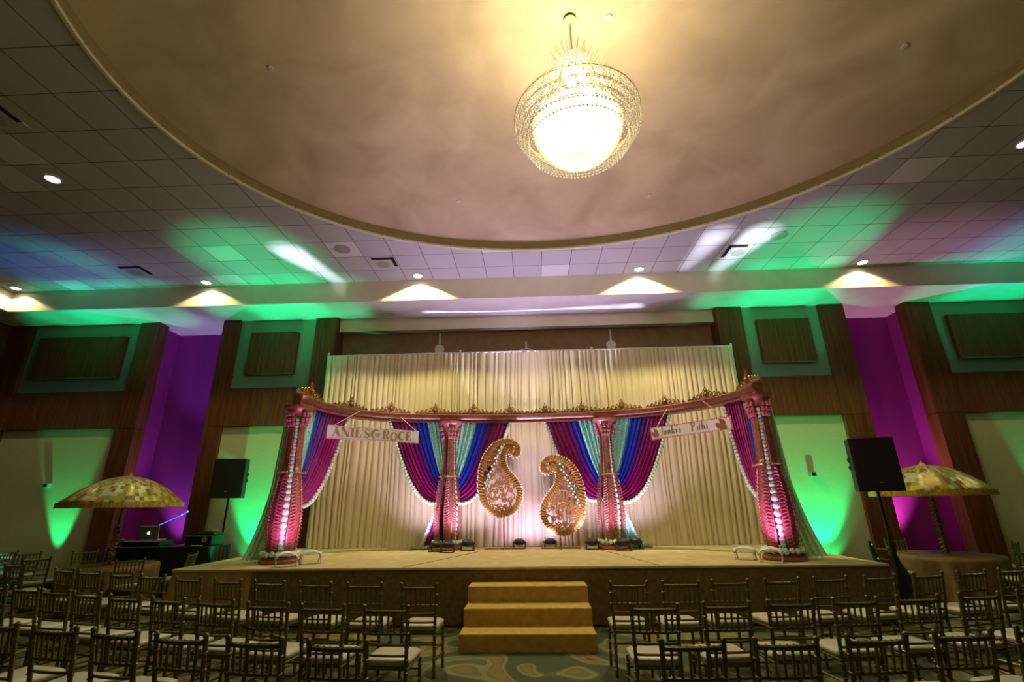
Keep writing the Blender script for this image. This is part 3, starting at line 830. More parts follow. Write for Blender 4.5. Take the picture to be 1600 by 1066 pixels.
swag(4.07, 4.80, g(P2, .08, .1, 2.25), g(P2, .12, .0, 1.80), .28, 'swag right of the back pillar, partly behind the left gold paisley', FULL(.42, .62, .74), 3)
swag(5.92, 5.26, g(P3, -.08, .1, 2.25), g(P3, -.12, .0, 1.82), .28, 'swag left of the back pillar, partly behind the right gold paisley', FULL(.40, .52, .66), 4)
swag(6.02, 7.28, g(P3, .08, .1, 2.25), g(P3, .12, .0, 1.78), .30, 'swag right of the back pillar beside the pink edged sign', FULL(.36, .58, .70), 5)
swag(9.55, 8.46, g(P4, -.12, .1, 2.25), g(P4, -.15, .05, 1.86), .20, 'swag hanging left of the rightmost pillar behind the pink edged sign', FULL(.12, .42, .55), 6)

# sequinned cloths falling behind the outer pillars
def seq_fall(p, side, label):
    m = MB(); rows = []
    for k in range(30):
        u = k/29; z = 3.62-(3.62-SH-.03)*u
        cx = p[0]+side*(.19+.12*u+1.9*max(0, u-.5)**2.6*.48); w = .16+.10*u+.42*max(0, u-.55)
        row = []
        for i in range(41):
            q = i/40-.5
            row.append((cx+q*w*1.2, p[1]+.16-.045*sin(i*.95+u*1.2)-.03*sin(i*2.1)-.20*max(0, u-.6)*abs(q), z+(.012*sin(i) if k == 29 else 0)))
        rows.append(row)
    m.grid(rows); o = m.build('sequin_fall', seq_green, angle=180)
    tag(o, label, 'fabric fall', 'sequinned cloths at the stage corners')
seq_fall(P1, -1, 'silver green sequinned cloth trailing left of the leftmost pillar')
seq_fall(P4, 1, 'silver green sequinned cloth trailing right of the rightmost pillar')
# short tails behind the inner pillars
def tail(p, side, mt, label):
    t = root('fabric_tail', (p[0], p[1], SH), 0, label, 'fabric fall')
    m = MB(); rows = []
    for k in range(16):
        u = k/15; z = 1.0*(1-u)+.02; row = []
        for i in range(31):
            q = i/30; row.append((side*(.10+u*.42*q+.05*q), .10+.04*sin(i*1.1), z))
        rows.append(row)
    m.grid(rows).build('cloth', mt, t, angle=180)
    m = MB()
    for k in range(16): u = k/15; m.ball((side*(.17+u*.40), .06, 1.0*(1-u)+.05), .045, 8, 6)
    m.build('blossom_edge', pom, t)
    m = MB()
    for k in range(6): m.ball((side*(.42+.07*k), -.02+.02*sin(k*2), .05), .045, 8, 6)
    m.build('green_blossoms', pom_green, t)
tail(P2, -1, magenta_f, 'magenta cloth tail with blossom edge at the foot of the left back pillar')
tail(P3, 1, teal_f, 'teal cloth tail with blossom edge at the foot of the right back pillar')

# ================================================================== PAISLEYS
PP = [(430,190),(452,200),(462,182),(450,160),(425,155),(400,172),(398,198),(415,222),(445,226),(474,205),(485,165),(470,120),(435,85),(390,68),(340,65),(285,78),(230,108),(180,152),(140,205),(108,270),(82,345),(68,430),(62,520),(68,600),(85,680),(118,745),(165,795),(225,828),(290,838),(355,822),(410,785),(452,730),(474,665),(474,600),(452,535),(415,475),(375,425),(340,375),(318,320),(308,260),(315,205),(340,165),(375,150),(398,160)]
def paisley(ox, oy, z_at, mirror, sc, tilt, label, stand_h, gr):
    t = root('paisley_stand', (ox, oy, SH), 0, label, 'decorative paisley', gr)
    # zoom pixels -> metres, origin at the stand foot
    def mp(x, y):
        X = (x-300)*.00206*sc; Z = (840-y)*.00200*sc
        if mirror: X = -X
        return (X*cos(tilt)-Z*sin(tilt), Z*cos(tilt)+X*sin(tilt)+z_at)
    # smooth path
    Q = [Vector((*mp(*p), 0)) for p in PP]
    path = []
    for i in range(len(Q)-1):
        a, b_, c_, d = Q[max(0, i-1)], Q[i], Q[i+1], Q[min(len(Q)-1, i+2)]
        for k in range(5):
            u = k/5; path.append(.5*((2*b_)+(-a+c_)*u+(2*a-5*b_+4*c_-d)*u*u+(-a+3*b_-3*c_+d)*u**3))
    path.append(Q[-1])
    wd = [.038+.022*min(1, max(0, (i-40)/40)) for i in range(len(path))]
    rows = []
    for i, p in enumerate(path):
        tg = (path[min(i+1, len(path)-1)]-path[max(i-1, 0)]); tg.normalize(); nr = Vector((-tg.y, tg.x, 0))
        w = wd[i]
        rows.append([(p.x+nr.x*a, b_, p.y+nr.y*a) for a, b_ in ((-w, .012), (-w, -.012), (-w*.4, -.026), (w*.4, -.026), (w, -.012), (w, .012))])
    m = MB(); m.grid(rows, close=True)
    m.add(rows[0], [tuple(range(6))]); m.add(rows[-1], [tuple(range(5, -1, -1))])
    # rope notches along the border
    for i in range(6, len(path)-2, 2):
        p = path[i]; tg = path[i+1]-path[i-1]; tg.normalize(); nr = Vector((-tg.y, tg.x, 0)); w = wd[i]
        m.tube([(p.x-nr.x*w*.95-tg.x*.02, -.02, p.y-nr.y*w*.95-tg.y*.02), (p.x, -.036, p.y), (p.x+nr.x*w*.95+tg.x*.02, -.02, p.y+nr.y*w*.95+tg.y*.02)], .012, 5)
    m.build('border', paisley_gold, t, angle=50)
    out_s = 1 if mirror else -1
    pme = None; L_ = 0; nxt = 0
    cen = Vector((mp(280, 560)[0], mp(280, 560)[1], 0))
    for i in range(30, len(path)-14):
        p = path[i]; tg = path[i+1]-path[i-1]; L_ += (path[i+1]-path[i]).length
        if L_ > nxt:
            tg.normalize(); nr = Vector((-tg.y, tg.x, 0)); nr *= out_s*-1
            q = p+nr*(-wd[i]-.012); nxt += .048
            if pme is None: o = MB().ball((0, 0, 0), .020, 7, 5).build('pearl', pearl, t); pme = o.data
            else: o = bpy.data.objects.new('pearl', pme); COL.objects.link(o); o.parent = t
            o.location = (q.x, -.005, q.y)
    # filigree: scrolls inside
    poly = [(p.x, p.y) for p in path[60:-20]]
    def inside(x, y):
        c_ = False; j = len(poly)-1
        for i in range(len(poly)):
            if (poly[i][1] > y) != (poly[j][1] > y) and x < (poly[j][0]-poly[i][0])*(y-poly[i][1])/(poly[j][1]-poly[i][1])+poly[i][0]: c_ = not c_
            j = i
        return c_
    R = random.Random(5); m = MB(); pts_ = []
    tries = 0
    while len(pts_) < 62 and tries < 6000:
        tries += 1
        xz = mp(R.uniform(70, 470), R.uniform(90, 820))
        if inside(*xz) and all((xz[0]-a)**2+(xz[1]-b_)**2 > (.086*sc)**2 for a, b_ in pts_): pts_.append(xz)
    for k, (x, z) in enumerate(pts_):
        s_ = R.choice((-1, 1)); a0 = R.uniform(0, 6.28); r = .060*sc
        m.tube([(x+r*(1-.8*q/12)*cos(a0+s_*q*.62), 0, z+r*(1-.8*q/12)*sin(a0+s_*q*.62)) for q in range(13)], [.0155*(1-.3*q/12) for q in range(13)], 6, flat=1)
        # connect to nearest two neighbours and border
        near = sorted(pts_, key=lambda w_: (w_[0]-x)**2+(w_[1]-z)**2)[1:3]
        for (nx, nz) in near:
            mx, mz = (x+nx)/2+.03*R.uniform(-1, 1), (z+nz)/2+.03*R.uniform(-1, 1)
            m.tube([(x+r*cos(a0), 0, z+r*sin(a0)), (mx, 0, mz), (nx, 0, nz)], .0125, 5)
        bq = min(poly, key=lambda w_: (w_[0]-x)**2+(w_[1]-z)**2)
        if (bq[0]-x)**2+(bq[1]-z)**2 < (.16*sc)**2: m.tube([(x, 0, z), (bq[0], 0, bq[1])], .014, 5)
    R = random.Random(21); k = 0
    while k < 70:
        x, z = mp(R.uniform(70, 470), R.uniform(90, 820))
        if not inside(x, z): continue
        a = R.uniform(0, 6.28); b_ = a+R.choice((-1, 1))*.9; k += 1
        m.tube([(x, 0, z), (x+.03*cos(a), 0, z+.03*sin(a)), (x+.03*cos(a)+.035*cos(b_), 0, z+.03*sin(a)+.035*sin(b_))], [.008, .022, .004], 6)
    m.build('filigree', filigree_gold, t)
    m = MB(); R = random.Random(9)   # spray of small blossoms across the filigree
    for k in range(16):
        u = k/15; x, z = mp(95+ (200*u) + 14*sin(k*2.1), 560-430*u); m.ball((x, -.03, z), .022, 7, 5)
    m.build('blossom_spray', pom, t)
    m = MB(); m.tube([(0, .02, .02), (0, .02, z_at+.08)], .015, 8)
    m.build('pole', copper, t)
    m = MB(); m.tube([(-.42, .02, .018), (.42, .02, .018)], .015, 6).tube([(0, -.22, .018), (0, .25, .018)], .015, 6)
    m.build('cross_foot', copper, t)
paisley(-.645, 10.95, .70, False, 1.0, .03, 'left gold filigree paisley standing higher on its pole with curl pointing right', .7, 'gold paisley stands')
paisley(.56, 10.97, .32, True, 1.0, -.03, 'right gold filigree paisley standing lower with curl pointing left', .32, 'gold paisley stands')

# ================================================================== SIGNS
def frame_sign(name, A, B, h, label, th=.02):
    """A,B: top left and top right corners in world."""
    A, B = Vector(A), Vector(B); X = (B-A); L_ = X.length; X.normalize()
    Yv = Vector((X.y, -X.x, 0)); Yv.normalize(); Zv = X.cross(-Yv) if False else Vector((0, 0, 1))
    Zv = (Zv-X*Zv.dot(X)).normalized(); N = Zv.cross(X)*-1     # toward audience
    N = X.cross(Zv) 
    M = Matrix(((X.x, Zv.x, N.x, A.x), (X.y, Zv.y, N.y, A.y), (X.z, Zv.z, N.z, A.z), (0, 0, 0, 1)))
    t = root(name, (0, 0, 0), 0, label, 'sign'); return t, M, L_
def ribbon(m, M, pts, w, z=.012, d=.008):
    # thick stroke in the sign plane, w may be list
    P = [Vector((*p, 0)) for p in pts]; Lp = []; Rp = []
    for i, p in enumerate(P):
        tg = P[min(i+1, len(P)-1)]-P[max(0, i-1)]; tg.normalize(); nr = Vector((-tg.y, tg.x, 0)); ww = (w[i] if isinstance(w, (list, tuple)) else w)/2
        Lp.append(p+nr*ww); Rp.append(p-nr*ww)
    for i in range(len(P)-1):
        q = [Lp[i], Lp[i+1], Rp[i+1], Rp[i]]
        m.prism([(a.x, a.y) for a in q], M @ Matrix.Translation((0, 0, z)), d)
def arc(cx, cy, rx, ry, a0, a1, n=12): return [(cx+rx*cos(math.radians(a0+(a1-a0)*i/n)), cy+ry*sin(math.radians(a0+(a1-a0)*i/n))) for i in range(n+1)]
# fat face capitals on a unit cell 0..1 high: lists of (points, width)
TH, tn = .26, .06
SE = lambda x, y, w=.34: ([(x-w/2, y), (x+w/2, y)], .05)
GL = {
 'A': (.95, [([(.42, 1.), (.78, 0)], TH), ([(.44, .98), (.12, 0)], tn), ([(.24, .34), (.62, .34)], tn), SE(.12, .025, .26), SE(.78, .025, .4)]),
 'N': (1.0, [([(.15, 0), (.15, 1)], tn), ([(.17, .98), (.82, .02)], TH), ([(.86, 0), (.86, 1)], tn), SE(.15, .025, .28), SE(.12, .975, .3), SE(.86, .975, .28)]),
 'I': (.48, [([(.24, 0), (.24, 1)], TH), SE(.24, .025, .44), SE(.24, .975, .44)]),
 'L': (.78, [([(.26, 0), (.26, 1)], TH), SE(.26, .975, .46), ([(.1, .025), (.72, .025)], .05), ([(.72, .02), (.74, .34)], [.12, .03])]),
 "'": (.22, [([(.1, .98), (.07, .74)], [.13, .04])]),
 'S': (.74, [(arc(.37, .74, .24, .22, 40, 180)+arc(.37, .74, .24, .22, 200, 230)[1:2]+[(.36, .5)]+arc(.37, .26, .25, .23, 30, -150), [.05]*5+[.1]*9+[.24]*4+[.1]*9+[.05]*20), ([(.6, .98), (.6, .70)], .04), ([(.12, .3), (.12, .02)], .04)]),
 'R': (.95, [([(.24, 0), (.24, 1)], TH), SE(.24, .025, .44), SE(.2, .975, .36), ([(.24, .97), (.5, .97)]+arc(.5, .74, .2, .23, 90, -90, 10)+[(.24, .51)], [.05, .06]+[.05, .1, .16, .2, .22, .24, .22, .18, .14, .1, .05]+[.05]), ([(.5, .5), (.66, .1), (.86, .03)], [.14, .2, .06])]),
 'O': (.95, [(arc(.46, .5, .33, .47, 90, 450, 28), [.06+.19*abs(sin(2*PI*i/28)) for i in range(29)])]),
 'C': (.86, [(arc(.46, .5, .33, .47, 45, 315, 24), [.05+.2*max(0, sin(PI*i/24))**1.5 for i in range(25)]), ([(.7, 1), (.7, .66)], .05), ([(.7, .3), (.72, .08)], .04)]),
 'E': (.82, [([(.26, 0), (.26, 1)], TH), ([(.06, .025), (.72, .025)], .05), ([(.06, .975), (.7, .975)], .05), ([(.26, .5), (.55, .5)], .05), ([(.72, .02), (.74, .32)], [.1, .03]), ([(.7, .98), (.72, .7)], [.1, .03]), ([(.56, .64), (.56, .36)], .05)]),
}
t, M, L_ = frame_sign('hanging_sign', (-4.032, 9.3, 3.265), (-2.458, 10.35, 3.258), .26, 'white hanging sign with gold serif capitals between the two left pillars')
HS = .26
MB().prism([(0, 0), (L_, 0), (L_, -HS), (0, -HS)], M, .022).build('board', sign_white, t, smooth=False)
m = MB()
for k in range(15):
    x = .03+k*(L_-.06)/15; 
    for yy in (-.018, -HS+.018): m.prism([(x, yy-.004), (x+.10, yy-.004), (x+.10, yy+.004), (x, yy+.004)], M @ Matrix.Translation((0, 0, .022)), .003)
m.build('dotted_border', sign_gold, t, smooth=False)
x = .09; cap = .178; k_ = 0
LT = "ANIL'S"
for chx in LT:
    wd_, strokes = GL[chx]
    if chx == "'": sc_ = cap
    else: sc_ = cap
    m = MB()
    for pts, w in strokes: 
        w2 = [a*sc_ for a in (w[:len(pts)] if isinstance(w, list) else [w]*len(pts))]
        if len(w2) < len(pts): w2 += [w2[-1]]*(len(pts)-len(w2))
        ribbon(m, M, [(x+p[0]*sc_*1.0, -HS+.045+p[1]*sc_) for p in pts], w2, .022, .008)
    m.build('letter', sign_gold, t, smooth=False); x += wd_*sc_*1.02
# crescent and heart
m = MB(); ribbon(m, M, arc(x+.12, -HS*.52, .085, .09, 60, 250, 14), [.01+.045*sin(PI*i/14) for i in range(15)], .022, .008)
m.build('crescent', sign_gold, t, smooth=False)
hx, hy = x+.15, -HS*.55
hp = [(hx+.058*sin(a)**3*1.0, hy+.0037*(13*cos(a)-5*cos(2*a)-2*cos(3*a)-cos(4*a))) for a in [2*PI*i/28 for i in range(28)]]
MB().prism(hp[::-1], M @ Matrix.Translation((0, 0, .022)), .008).build('heart', mat('silver_glitter', (.55, .52, .5), .3, .5), t, smooth=False)
x += .25
for chx in 'ROCE':
    wd_, strokes = GL[chx]; m = MB(); dy = -.025 if chx == 'O' else 0
    for pts, w in strokes:
        w2 = [a*cap for a in (w[:len(pts)] if isinstance(w, list) else [w]*len(pts))]
        if len(w2) < len(pts): w2 += [w2[-1]]*(len(pts)-len(w2))
        ribbon(m, M, [(x+p[0]*cap, -HS+.045+dy+p[1]*cap) for p in pts], w2, .022, .008)
    m.build('letter', sign_gold, t, smooth=False); x += wd_*cap*1.0
m = MB()
pA = M @ Vector((.12, 0, .01)); pB = M @ Vector((L_-.06, 0, .01))
MB().tube([pA, (-3.71, 10.14, 3.69)], .006, 5).build('hanging_cord', string_m, t); MB().tube([pB, (-2.99, 10.76, 3.65)], .006, 5).build('hanging_cord', string_m, t)

t, M, L_ = frame_sign('hanging_sign', (2.525, 10.25, 3.22), (3.713, 9.0, 3.238), .25, 'white hanging sign with pink edge and bronze script beside the rightmost pillar')
HS = .25
MB().prism([(0, 0), (L_, 0), (L_, -HS), (0, -HS)], M, .022).build('board', sign_white, t, smooth=False)
m = MB()
for k in range(44):
    x = .01+k*(L_-.02)/44
    for yy in (-.012, -HS+.012): m.prism([(x, yy-.012), (x+.026, yy-.012), (x+.026, yy+.012), (x, yy+.012)], M @ Matrix.Translation((0, 0, .022)), .004)
for k in range(7):
    for xx in (.012, L_-.012):
        y_ = -.02-k*.035; m.prism([(xx-.012, y_-.024), (xx+.012, y_-.024), (xx+.012, y_), (xx-.012, y_)], M @ Matrix.Translation((0, 0, .022)), .004)
m.build('pink_edge', sign_pink, t, smooth=False)
def fan(m, cx, cy, s):
    def petal(a, L__, w): 
        a = math.radians(a); c0, s0 = cos(a), sin(a)
        pl = [(0, 0), (L__*.55, -w*.5), (L__, -w*.62), (L__*1.04, 0), (L__, w*.62), (L__*.55, w*.5)]
        m.prism([(cx+(x*c0-y*s0)*s, cy+(x*s0+y*c0)*s) for x, y in pl], M @ Matrix.Translation((0, 0, .022)), .008)
    petal(200, .085, .075); petal(-75, .09, .10); petal(25, .06, .05); petal(85, .065, .05)
    ribbon(m, M, [(cx-.01*s, cy), (cx-.03*s, cy+.06*s), (cx-.01*s, cy+.09*s)], .008, .022, .006)
    ribbon(m, M, [(cx, cy), (cx+.05*s, cy-.02*s), (cx+.09*s, cy-.05*s)], .008, .022, .006)
m = MB(); fan(m, .11, -.115, 1.0); m.build('fan_motif', sign_brown, t, smooth=False)
m = MB(); fan(m, L_-.19, -.12, 1.25); m.build('fan_motif', sign_brown, t, smooth=False)
# italic script: strokes on a unit cell, x-height .5
SCR = {
 'J': (.36, [([(.26, 1.), (.23, .6), (.18, .12), (.08, -.08), (-.06, -.02)], [.08, .08, .08, .06, .03]), ([(.12, .96), (.26, 1.)], .04)]),
 'a': (.46, [(arc(.18, .25, .14, .22, 0, 360, 16), [.055]*17), ([(.35, .50), (.33, .06), (.44, .06)], [.08, .07, .04])]),
 'n': (.44, [([(.10, .5), (.06, 0)], .08), ([(.09, .34), (.22, .5), (.33, .46), (.31, .08), (.40, .05)], [.03, .04, .08, .07, .03])]),
 'k': (.44, [([(.14, 1.05), (.06, 0)], .08), ([(.09, .24), (.34, .5)], .03), ([(.16, .28), (.38, .0)], .09)]),
 'i': (.20, [([(.12, .5), (.08, .06), (.16, .05)], [.08, .07, .03]), ([(.14, .72), (.16, .78)], .07)]),
 'j': (.22, [([(.14, .5), (.08, -.1), (-.04, -.2)], [.08, .07, .03]), ([(.16, .72), (.18, .78)], .07)]),
 "'": (.14, [([(.08, 1.), (.05, .78)], [.07, .03])]),
 's': (.34, [([(.30, .42), (.2, .5), (.12, .4), (.26, .2), (.2, .03), (.04, .08)], [.03, .05, .07, .09, .06, .03])]),
 'P': (.62, [([(.26, 1.), (.18, 0)], .09), ([(.05, .7), (.12, .95), (.34, 1.04), (.54, .9), (.48, .6), (.22, .5)], [.03, .04, .05, .09, .08, .03]), SE(.18, .0, .2)]),
 't': (.28, [([(.16, .8), (.10, .06), (.22, .06)], [.05, .08, .03]), ([(.02, .5), (.26, .5)], .03)]),
 'h': (.46, [([(.14, 1.05), (.08, 0)], .08), ([(.10, .34), (.24, .5), (.35, .44), (.33, .08), (.42, .05)], [.03, .04, .08, .07, .03])]),
}
def write_scr(txt, x, capx, yb):
    for c_ in txt:
        if c_ == ' ': x += .13; continue
        wd_, ss = SCR[c_]; m = MB()
        for pts, w in ss:
            w2 = [a*capx*1.45 for a in (w[:len(pts)] if isinstance(w, list) else [w]*len(pts))]
            w2 += [w2[-1]]*(len(pts)-len(w2))
            ribbon(m, M, [(x+p[0]*capx, yb+p[1]*capx) for p in pts], w2, .022, .008)
        m.build('letter', sign_brown, t, smooth=False); x += wd_*capx*1.2
    return x
write_scr("Janki's", .235, .165, -HS+.07)
write_scr("Pithi", .90, .175, -HS+.062)
m = MB(); pA = M @ Vector((.15, 0, .01)); pB = M @ Vector((L_-.14, 0, .01))
MB().tube([pA, (2.96, 10.40, 3.66)], .006, 5).build('hanging_cord', string_m, t); MB().tube([pB, (3.53, 9.83, 3.70)], .006, 5).build('hanging_cord', string_m, t)

# ================================================================== STAGE LIGHT FIXTURES
def par_can(name, x, y, aim, mt, label, group, s=1., tilt=18):
    t = root(name, (x, y, SH+.002), aim, label, 'stage light', group)
    m = MB()
    rows = []      # low domed housing: wide, flat, thin rim
    if mt is white_pl:
        arc_ = [(.135*s*cos(a), .085*s+.085*s*sin(a)) for a in [PI*i/18 for i in range(19)]]
        inn = [(x*.9, .085*s+(z-.085*s)*.86) for x, z in arc_]
        m.grid([[(x, .075*s, z) for x, z in inn], [(x, .075*s, z) for x, z in arc_], [(x, -.06*s, z) for x, z in arc_], [(x, -.085*s, z-.004) for x, z in inn], [(x, .06*s, z) for x, z in inn]])
        m.add([(x, -.078*s, z) for x, z in inn if z > .12*s], [tuple(range(len([1 for x, z in inn if z > .12*s])))])
        m.build('lamp_housing', mt, t, solid=.006)
        m = MB()
    for q, zz in ((1.0, .0), (1.02, .022), (.98, .05), (.80, .078), (.45, .092), (.02, .096)):
        rows.append([(.118*s*q*cos(2*PI*i/24), .095*s*q*sin(2*PI*i/24), zz*s) for i in range(24)])
    if mt is not white_pl: T_ = Matrix.Translation((0, 0, .105*s)) @ Matrix.Rotation(math.radians(tilt), 4, 'X')
    if mt is not white_pl:
        rows = [[tuple(T_ @ Vector(p)) for p in r] for r in rows]
        m.grid(rows, close=True); m.add(rows[0], [tuple(range(23, -1, -1))])
        m.build('lamp_housing', mt, t)
    for sx_ in (-1, 1):
        m = MB(); m.tube([(sx_*.118*s, -.09*s, .01), (sx_*.125*s, 0, .125*s)], .010, 6).tube([(sx_*.118*s, .09*s, .01), (sx_*.125*s, 0, .125*s)], .010, 6)
        m.tube([(sx_*.118*s, -.10*s, .01), (sx_*.118*s, .10*s, .01)], .010, 6); m.ball((sx_*.128*s, 0, .125*s), .02*s, 8, 5)
        m.build('yoke', mt, t)
    m = MB(); m.tube([(-.118*s, -.09*s, .01), (.118*s, -.09*s, .01)], .008, 6); m.build('crossbar', mt, t)
    return t
bl = 'black uplights on the stage floor'
for x, y, a, s_, lb in ((-2.02, 10.55, -.2, 1.05, 'black uplight left of the foot of the left back pillar'),
                (-1.76, 10.40, 0, 1.1, 'black uplight in front of the foot of the left back pillar'),
                (-1.40, 10.75, .3, 1.1, 'black uplight right of the foot of the left back pillar'),
                (-.32, 11.08, 0, 1.0, 'black uplight right of the left paisley pole'),
                (.34, 11.10, 0, 1.0, 'black uplight left of the right paisley pole'),
                (1.20, 10.80, -.2, 1.05, 'black uplight left of the foot of the right back pillar'),
                (1.78, 10.42, 0, 1.15, 'black uplight in front of the foot of the right back pillar'),
                (2.08, 10.75, .2, 1.1, 'black uplight right of the foot of the right back pillar')):
    par_can('stage_uplight', x, y, a, black, lb, bl, s_)
wl = 'white uplights at the stage corners'
for x, y, a, s_, lb in ((-4.03, 8.31, .5, 1.3, 'white uplight nearest the leftmost pillar foot'),
                (-3.80, 8.68, .6, 1.25, 'white uplight further right of the leftmost pillar foot'),
                (3.47, 8.74, -.6, 1.2, 'white uplight further left of the rightmost pillar foot'),
                (3.70, 8.32, -.5, 1.3, 'white uplight nearest the rightmost pillar foot')):
    par_can('stage_uplight', x, y, a, white_pl, lb, wl, s_, 40)
# their beams
LV2 = (.70, .50, 1.0); PK2 = (1, .22, .80)
def beam(x, y, z, tgt, e, col, spot=60, bl_=.6, size=.04): lamp('SPOT', (x, y, z), e, col, tgt, size=size, spot=spot, blend=bl_, name='stage_beam')
beam(-3.98, 8.2, SH+.25, (P1[0]+.05, P1[1], 2.0), 95, PK2, 110, 1, .1)
beam(-3.60, 8.45, SH+.25, (-4.2, 9.5, 3.3), 34, (.80, .65, 1), 90, 1, .08)
beam(3.68, 8.2, SH+.25, (P4[0]-.05, P4[1], 2.0), 95, PK2, 110, 1, .1)
beam(3.32, 8.5, SH+.25, (3.95, 9.4, 3.3), 34, (.80, .65, 1), 90, 1, .08)
for p in (P2, P3):
    beam(p[0]-.55, p[1]-.55, SH+.28, (p[0]-.45, p[1]+.3, 2.3), 115, (.78, .62, 1), 115, 1, .08)
    beam(p[0]+.55, p[1]-.55, SH+.28, (p[0]+.45, p[1]+.3, 2.3), 115, (.78, .62, 1), 115, 1, .08)
    beam(p[0]+.05, p[1]-.72, SH+.3, (p[0], p[1], 2.0), 26, (1, .35, .8), 70, 1, .1)
beam(-.32, 10.90, SH+.25, (-.40, 11.6, 1.7), 46, LV2, 150, 1, .05)
beam(.34, 10.90, SH+.25, (.25, 11.6, 1.7), 46, LV2, 150, 1, .05)
beam(.3, 8.4, SH+.3, (-.25, 11.6, 5.0), 420, (.72, .6, 1), 22, 1, .02)  # spot added for the lavender patch high on the curtain, no fixture here
for k in range(13):  # added fan of narrow spots drawing the pale streak on the lower ceiling
    xx = -2.5+5.2*k/12; beam(.1, 11.2, SH+.3, (xx, 11.66-.012*abs(k-6), 6.558), 1700 if k % 3 else 2600, (.74, .72, 1), 6.5, 1, .01)
# added rows of narrow spots that draw the white ceiling streaks
def streak(src, A, B, n, e, sp_):
    A, B = Vector(A), Vector(B)
    for k in range(n):
        u = k/(n-1); beam(*src, tuple(A.lerp(B, u)), e*(1-.5*u), (.82, .82, 1), sp_*(1-.5*u), 1, .01)
streak((-3.2, 8.2, SH+.3), (-5.3, 9.05, 7.098), (-4.75, 10.68, 7.098), 10, 2000, 8.5)
streak((2.3, 8.2, SH+.3), (4.95, 8.95, 7.098), (4.62, 10.68, 7.098), 10, 2400, 8)
streak((2.2, 8.25, SH+.3), (4.05, 8.95, 7.098), (3.8, 10.5, 7.098), 8, 1500, 8)

# ================================================================== LOUDSPEAKERS
def loudspeaker(x, y, zb, w, h, d, rz, side, label, slabel, foot_z, cloth):
    t = root('loudspeaker', (x, y, zb), rz, label, 'speaker', 'loudspeakers on stands')
    m = MB(); a = .22*w
    poly = [(-w/2, -d/2), (w/2, -d/2), (w/2-a*.0 if side > 0 else w/2, 0), (w/2-a, d/2), (-w/2+a, d/2)]
    m.prism([(-w/2, -d/2), (w/2, -d/2), (w/2-.02, d*.1), (w/2-a, d/2), (-w/2+a, d/2), (-w/2+.02, d*.1)], Matrix.Identity(4), h)
    m.build('cabinet', black, t, smooth=False)
    MB().bbox(-w/2+.02, w/2-.02, -d/2-.012, -d/2, .03, h-.03, .005).build('grille', grille, t, smooth=False)
    MB().box(w*.0-.02, w*.0+.03, -d/2-.016, -d/2-.012, .15*h, .15*h+.012).build('badge', alu, t, smooth=False)
    m = MB(); sx_ = 1 if side > 0 else -1
    for z in (.45, .6): m.bbox(sx_*(w/2-.025)-.02, sx_*(w/2-.025)+.02, -.05, .07, h*z-.03, h*z+.04, .008)
    m.build('side_handle', black_cloth, t, smooth=False)
    s = root('speaker_stand', (x, y, foot_z), 0, slabel, 'speaker stand', 'tripod stands under the loudspeakers')
    H_ = zb-foot_z
    MB().tube([(0, 0, .25), (0, 0, H_)], .024, 10).build('pole', black, s)
    MB().tube([(0, 0, H_*.42), (0, 0, H_*.55)], .038, 10).ball((.04, 0, H_*.46), .02).build('collar', black, s)
    for k in range(3):
        a_ = 2*PI*k/3+.5; MB().tube([(0, 0, H_*.42), (.30*cos(a_), .30*sin(a_), .02)], .014, 6).tube([(0, 0, .25), (.17*cos(a_), .17*sin(a_), .40)], .009, 6).build('leg', black, s)
    MB().tube([(.02, -.03, H_), (.07, -.05, H_-.18), (.03, -.03, H_-.45), (.035, -.03, H_*.4)], .006, 5).build('cable', black, s)
    if cloth:
        m = MB(); prof_ = [(.05, .85), (.07, .75), (.13, .62), (.17, .4), (.30, .15), (.40, .0)]
        rows = [[(r*(1+.18*sin(5*2*PI*i/40+r*6))*cos(2*PI*i/40), r*(1+.18*sin(5*2*PI*i/40+r*6))*sin(2*PI*i/40), z+.005) for i in range(40)] for r, z in prof_]
        m.grid(rows, close=True); o = m.build('stand_cover', black_cloth); o.location = (x, y, foot_z)
        tag(o, 'black cloth draped over the foot of the right speaker stand', 'cloth')
loudspeaker(-7.06, 11.34, 1.94, .68, .87, .50, .20, 1, 'black loudspeaker up on a stand in front of the green left wall', 'black tripod stand behind the DJ table', 0, False)
loudspeaker(5.86, 8.75, 1.865, .66, .87, .46, -.28, -1, 'black loudspeaker up on a stand right of the stage', 'black tripod stand right of the stage', 0, True)

# ================================================================== DJ TABLE
dj = root('dj_table', (-7.62, 10.68, 0), 0, 'black cloth covered DJ table left of the stage', 'table')
m = MB(); m.bbox(-1.2, 1.0, -.32, .30, .965, .985, .006); m.build('tabletop', black, dj, smooth=False)
m = MB(); rows = []
for z in (0.01, .5, .98):
    k_ = (.99-z); pts = []
    per = [(-1.21, -.33), (1.01, -.33), (1.01, .31), (-1.21, .31)]
    for q in range(4):
        a, b_ = Vector(per[q]), Vector(per[(q+1) % 4]); nrm = Vector(((b_-a).y, -(b_-a).x)).normalized()
        for i in range(24):
            p = a.lerp(b_, i/24)+nrm*(.05*k_+.025*k_*sin(i*1.3)); pts.append((p.x, p.y, z))
    rows.append(pts)
m.grid(rows, close=True); m.build('table_cloth_skirt', black_cloth, dj)
TZ = .988
lp = root('laptop', (-8.22, 10.62, TZ+.10), .05, 'open silver laptop with lit logo on the DJ table', 'laptop')
m = MB(); m.bbox(-.205, .205, 0, .02, 0, .275, .006); m.v = [(x, y-.25*(z*0+.0)-z*.12, z+.02) for x, y, z in m.v]; m.build('screen_lid', alu, lp, smooth=False)
MB().bbox(-.205, .205, .0, .28, 0, .018, .005).build('keyboard_base', alu, lp, smooth=False)
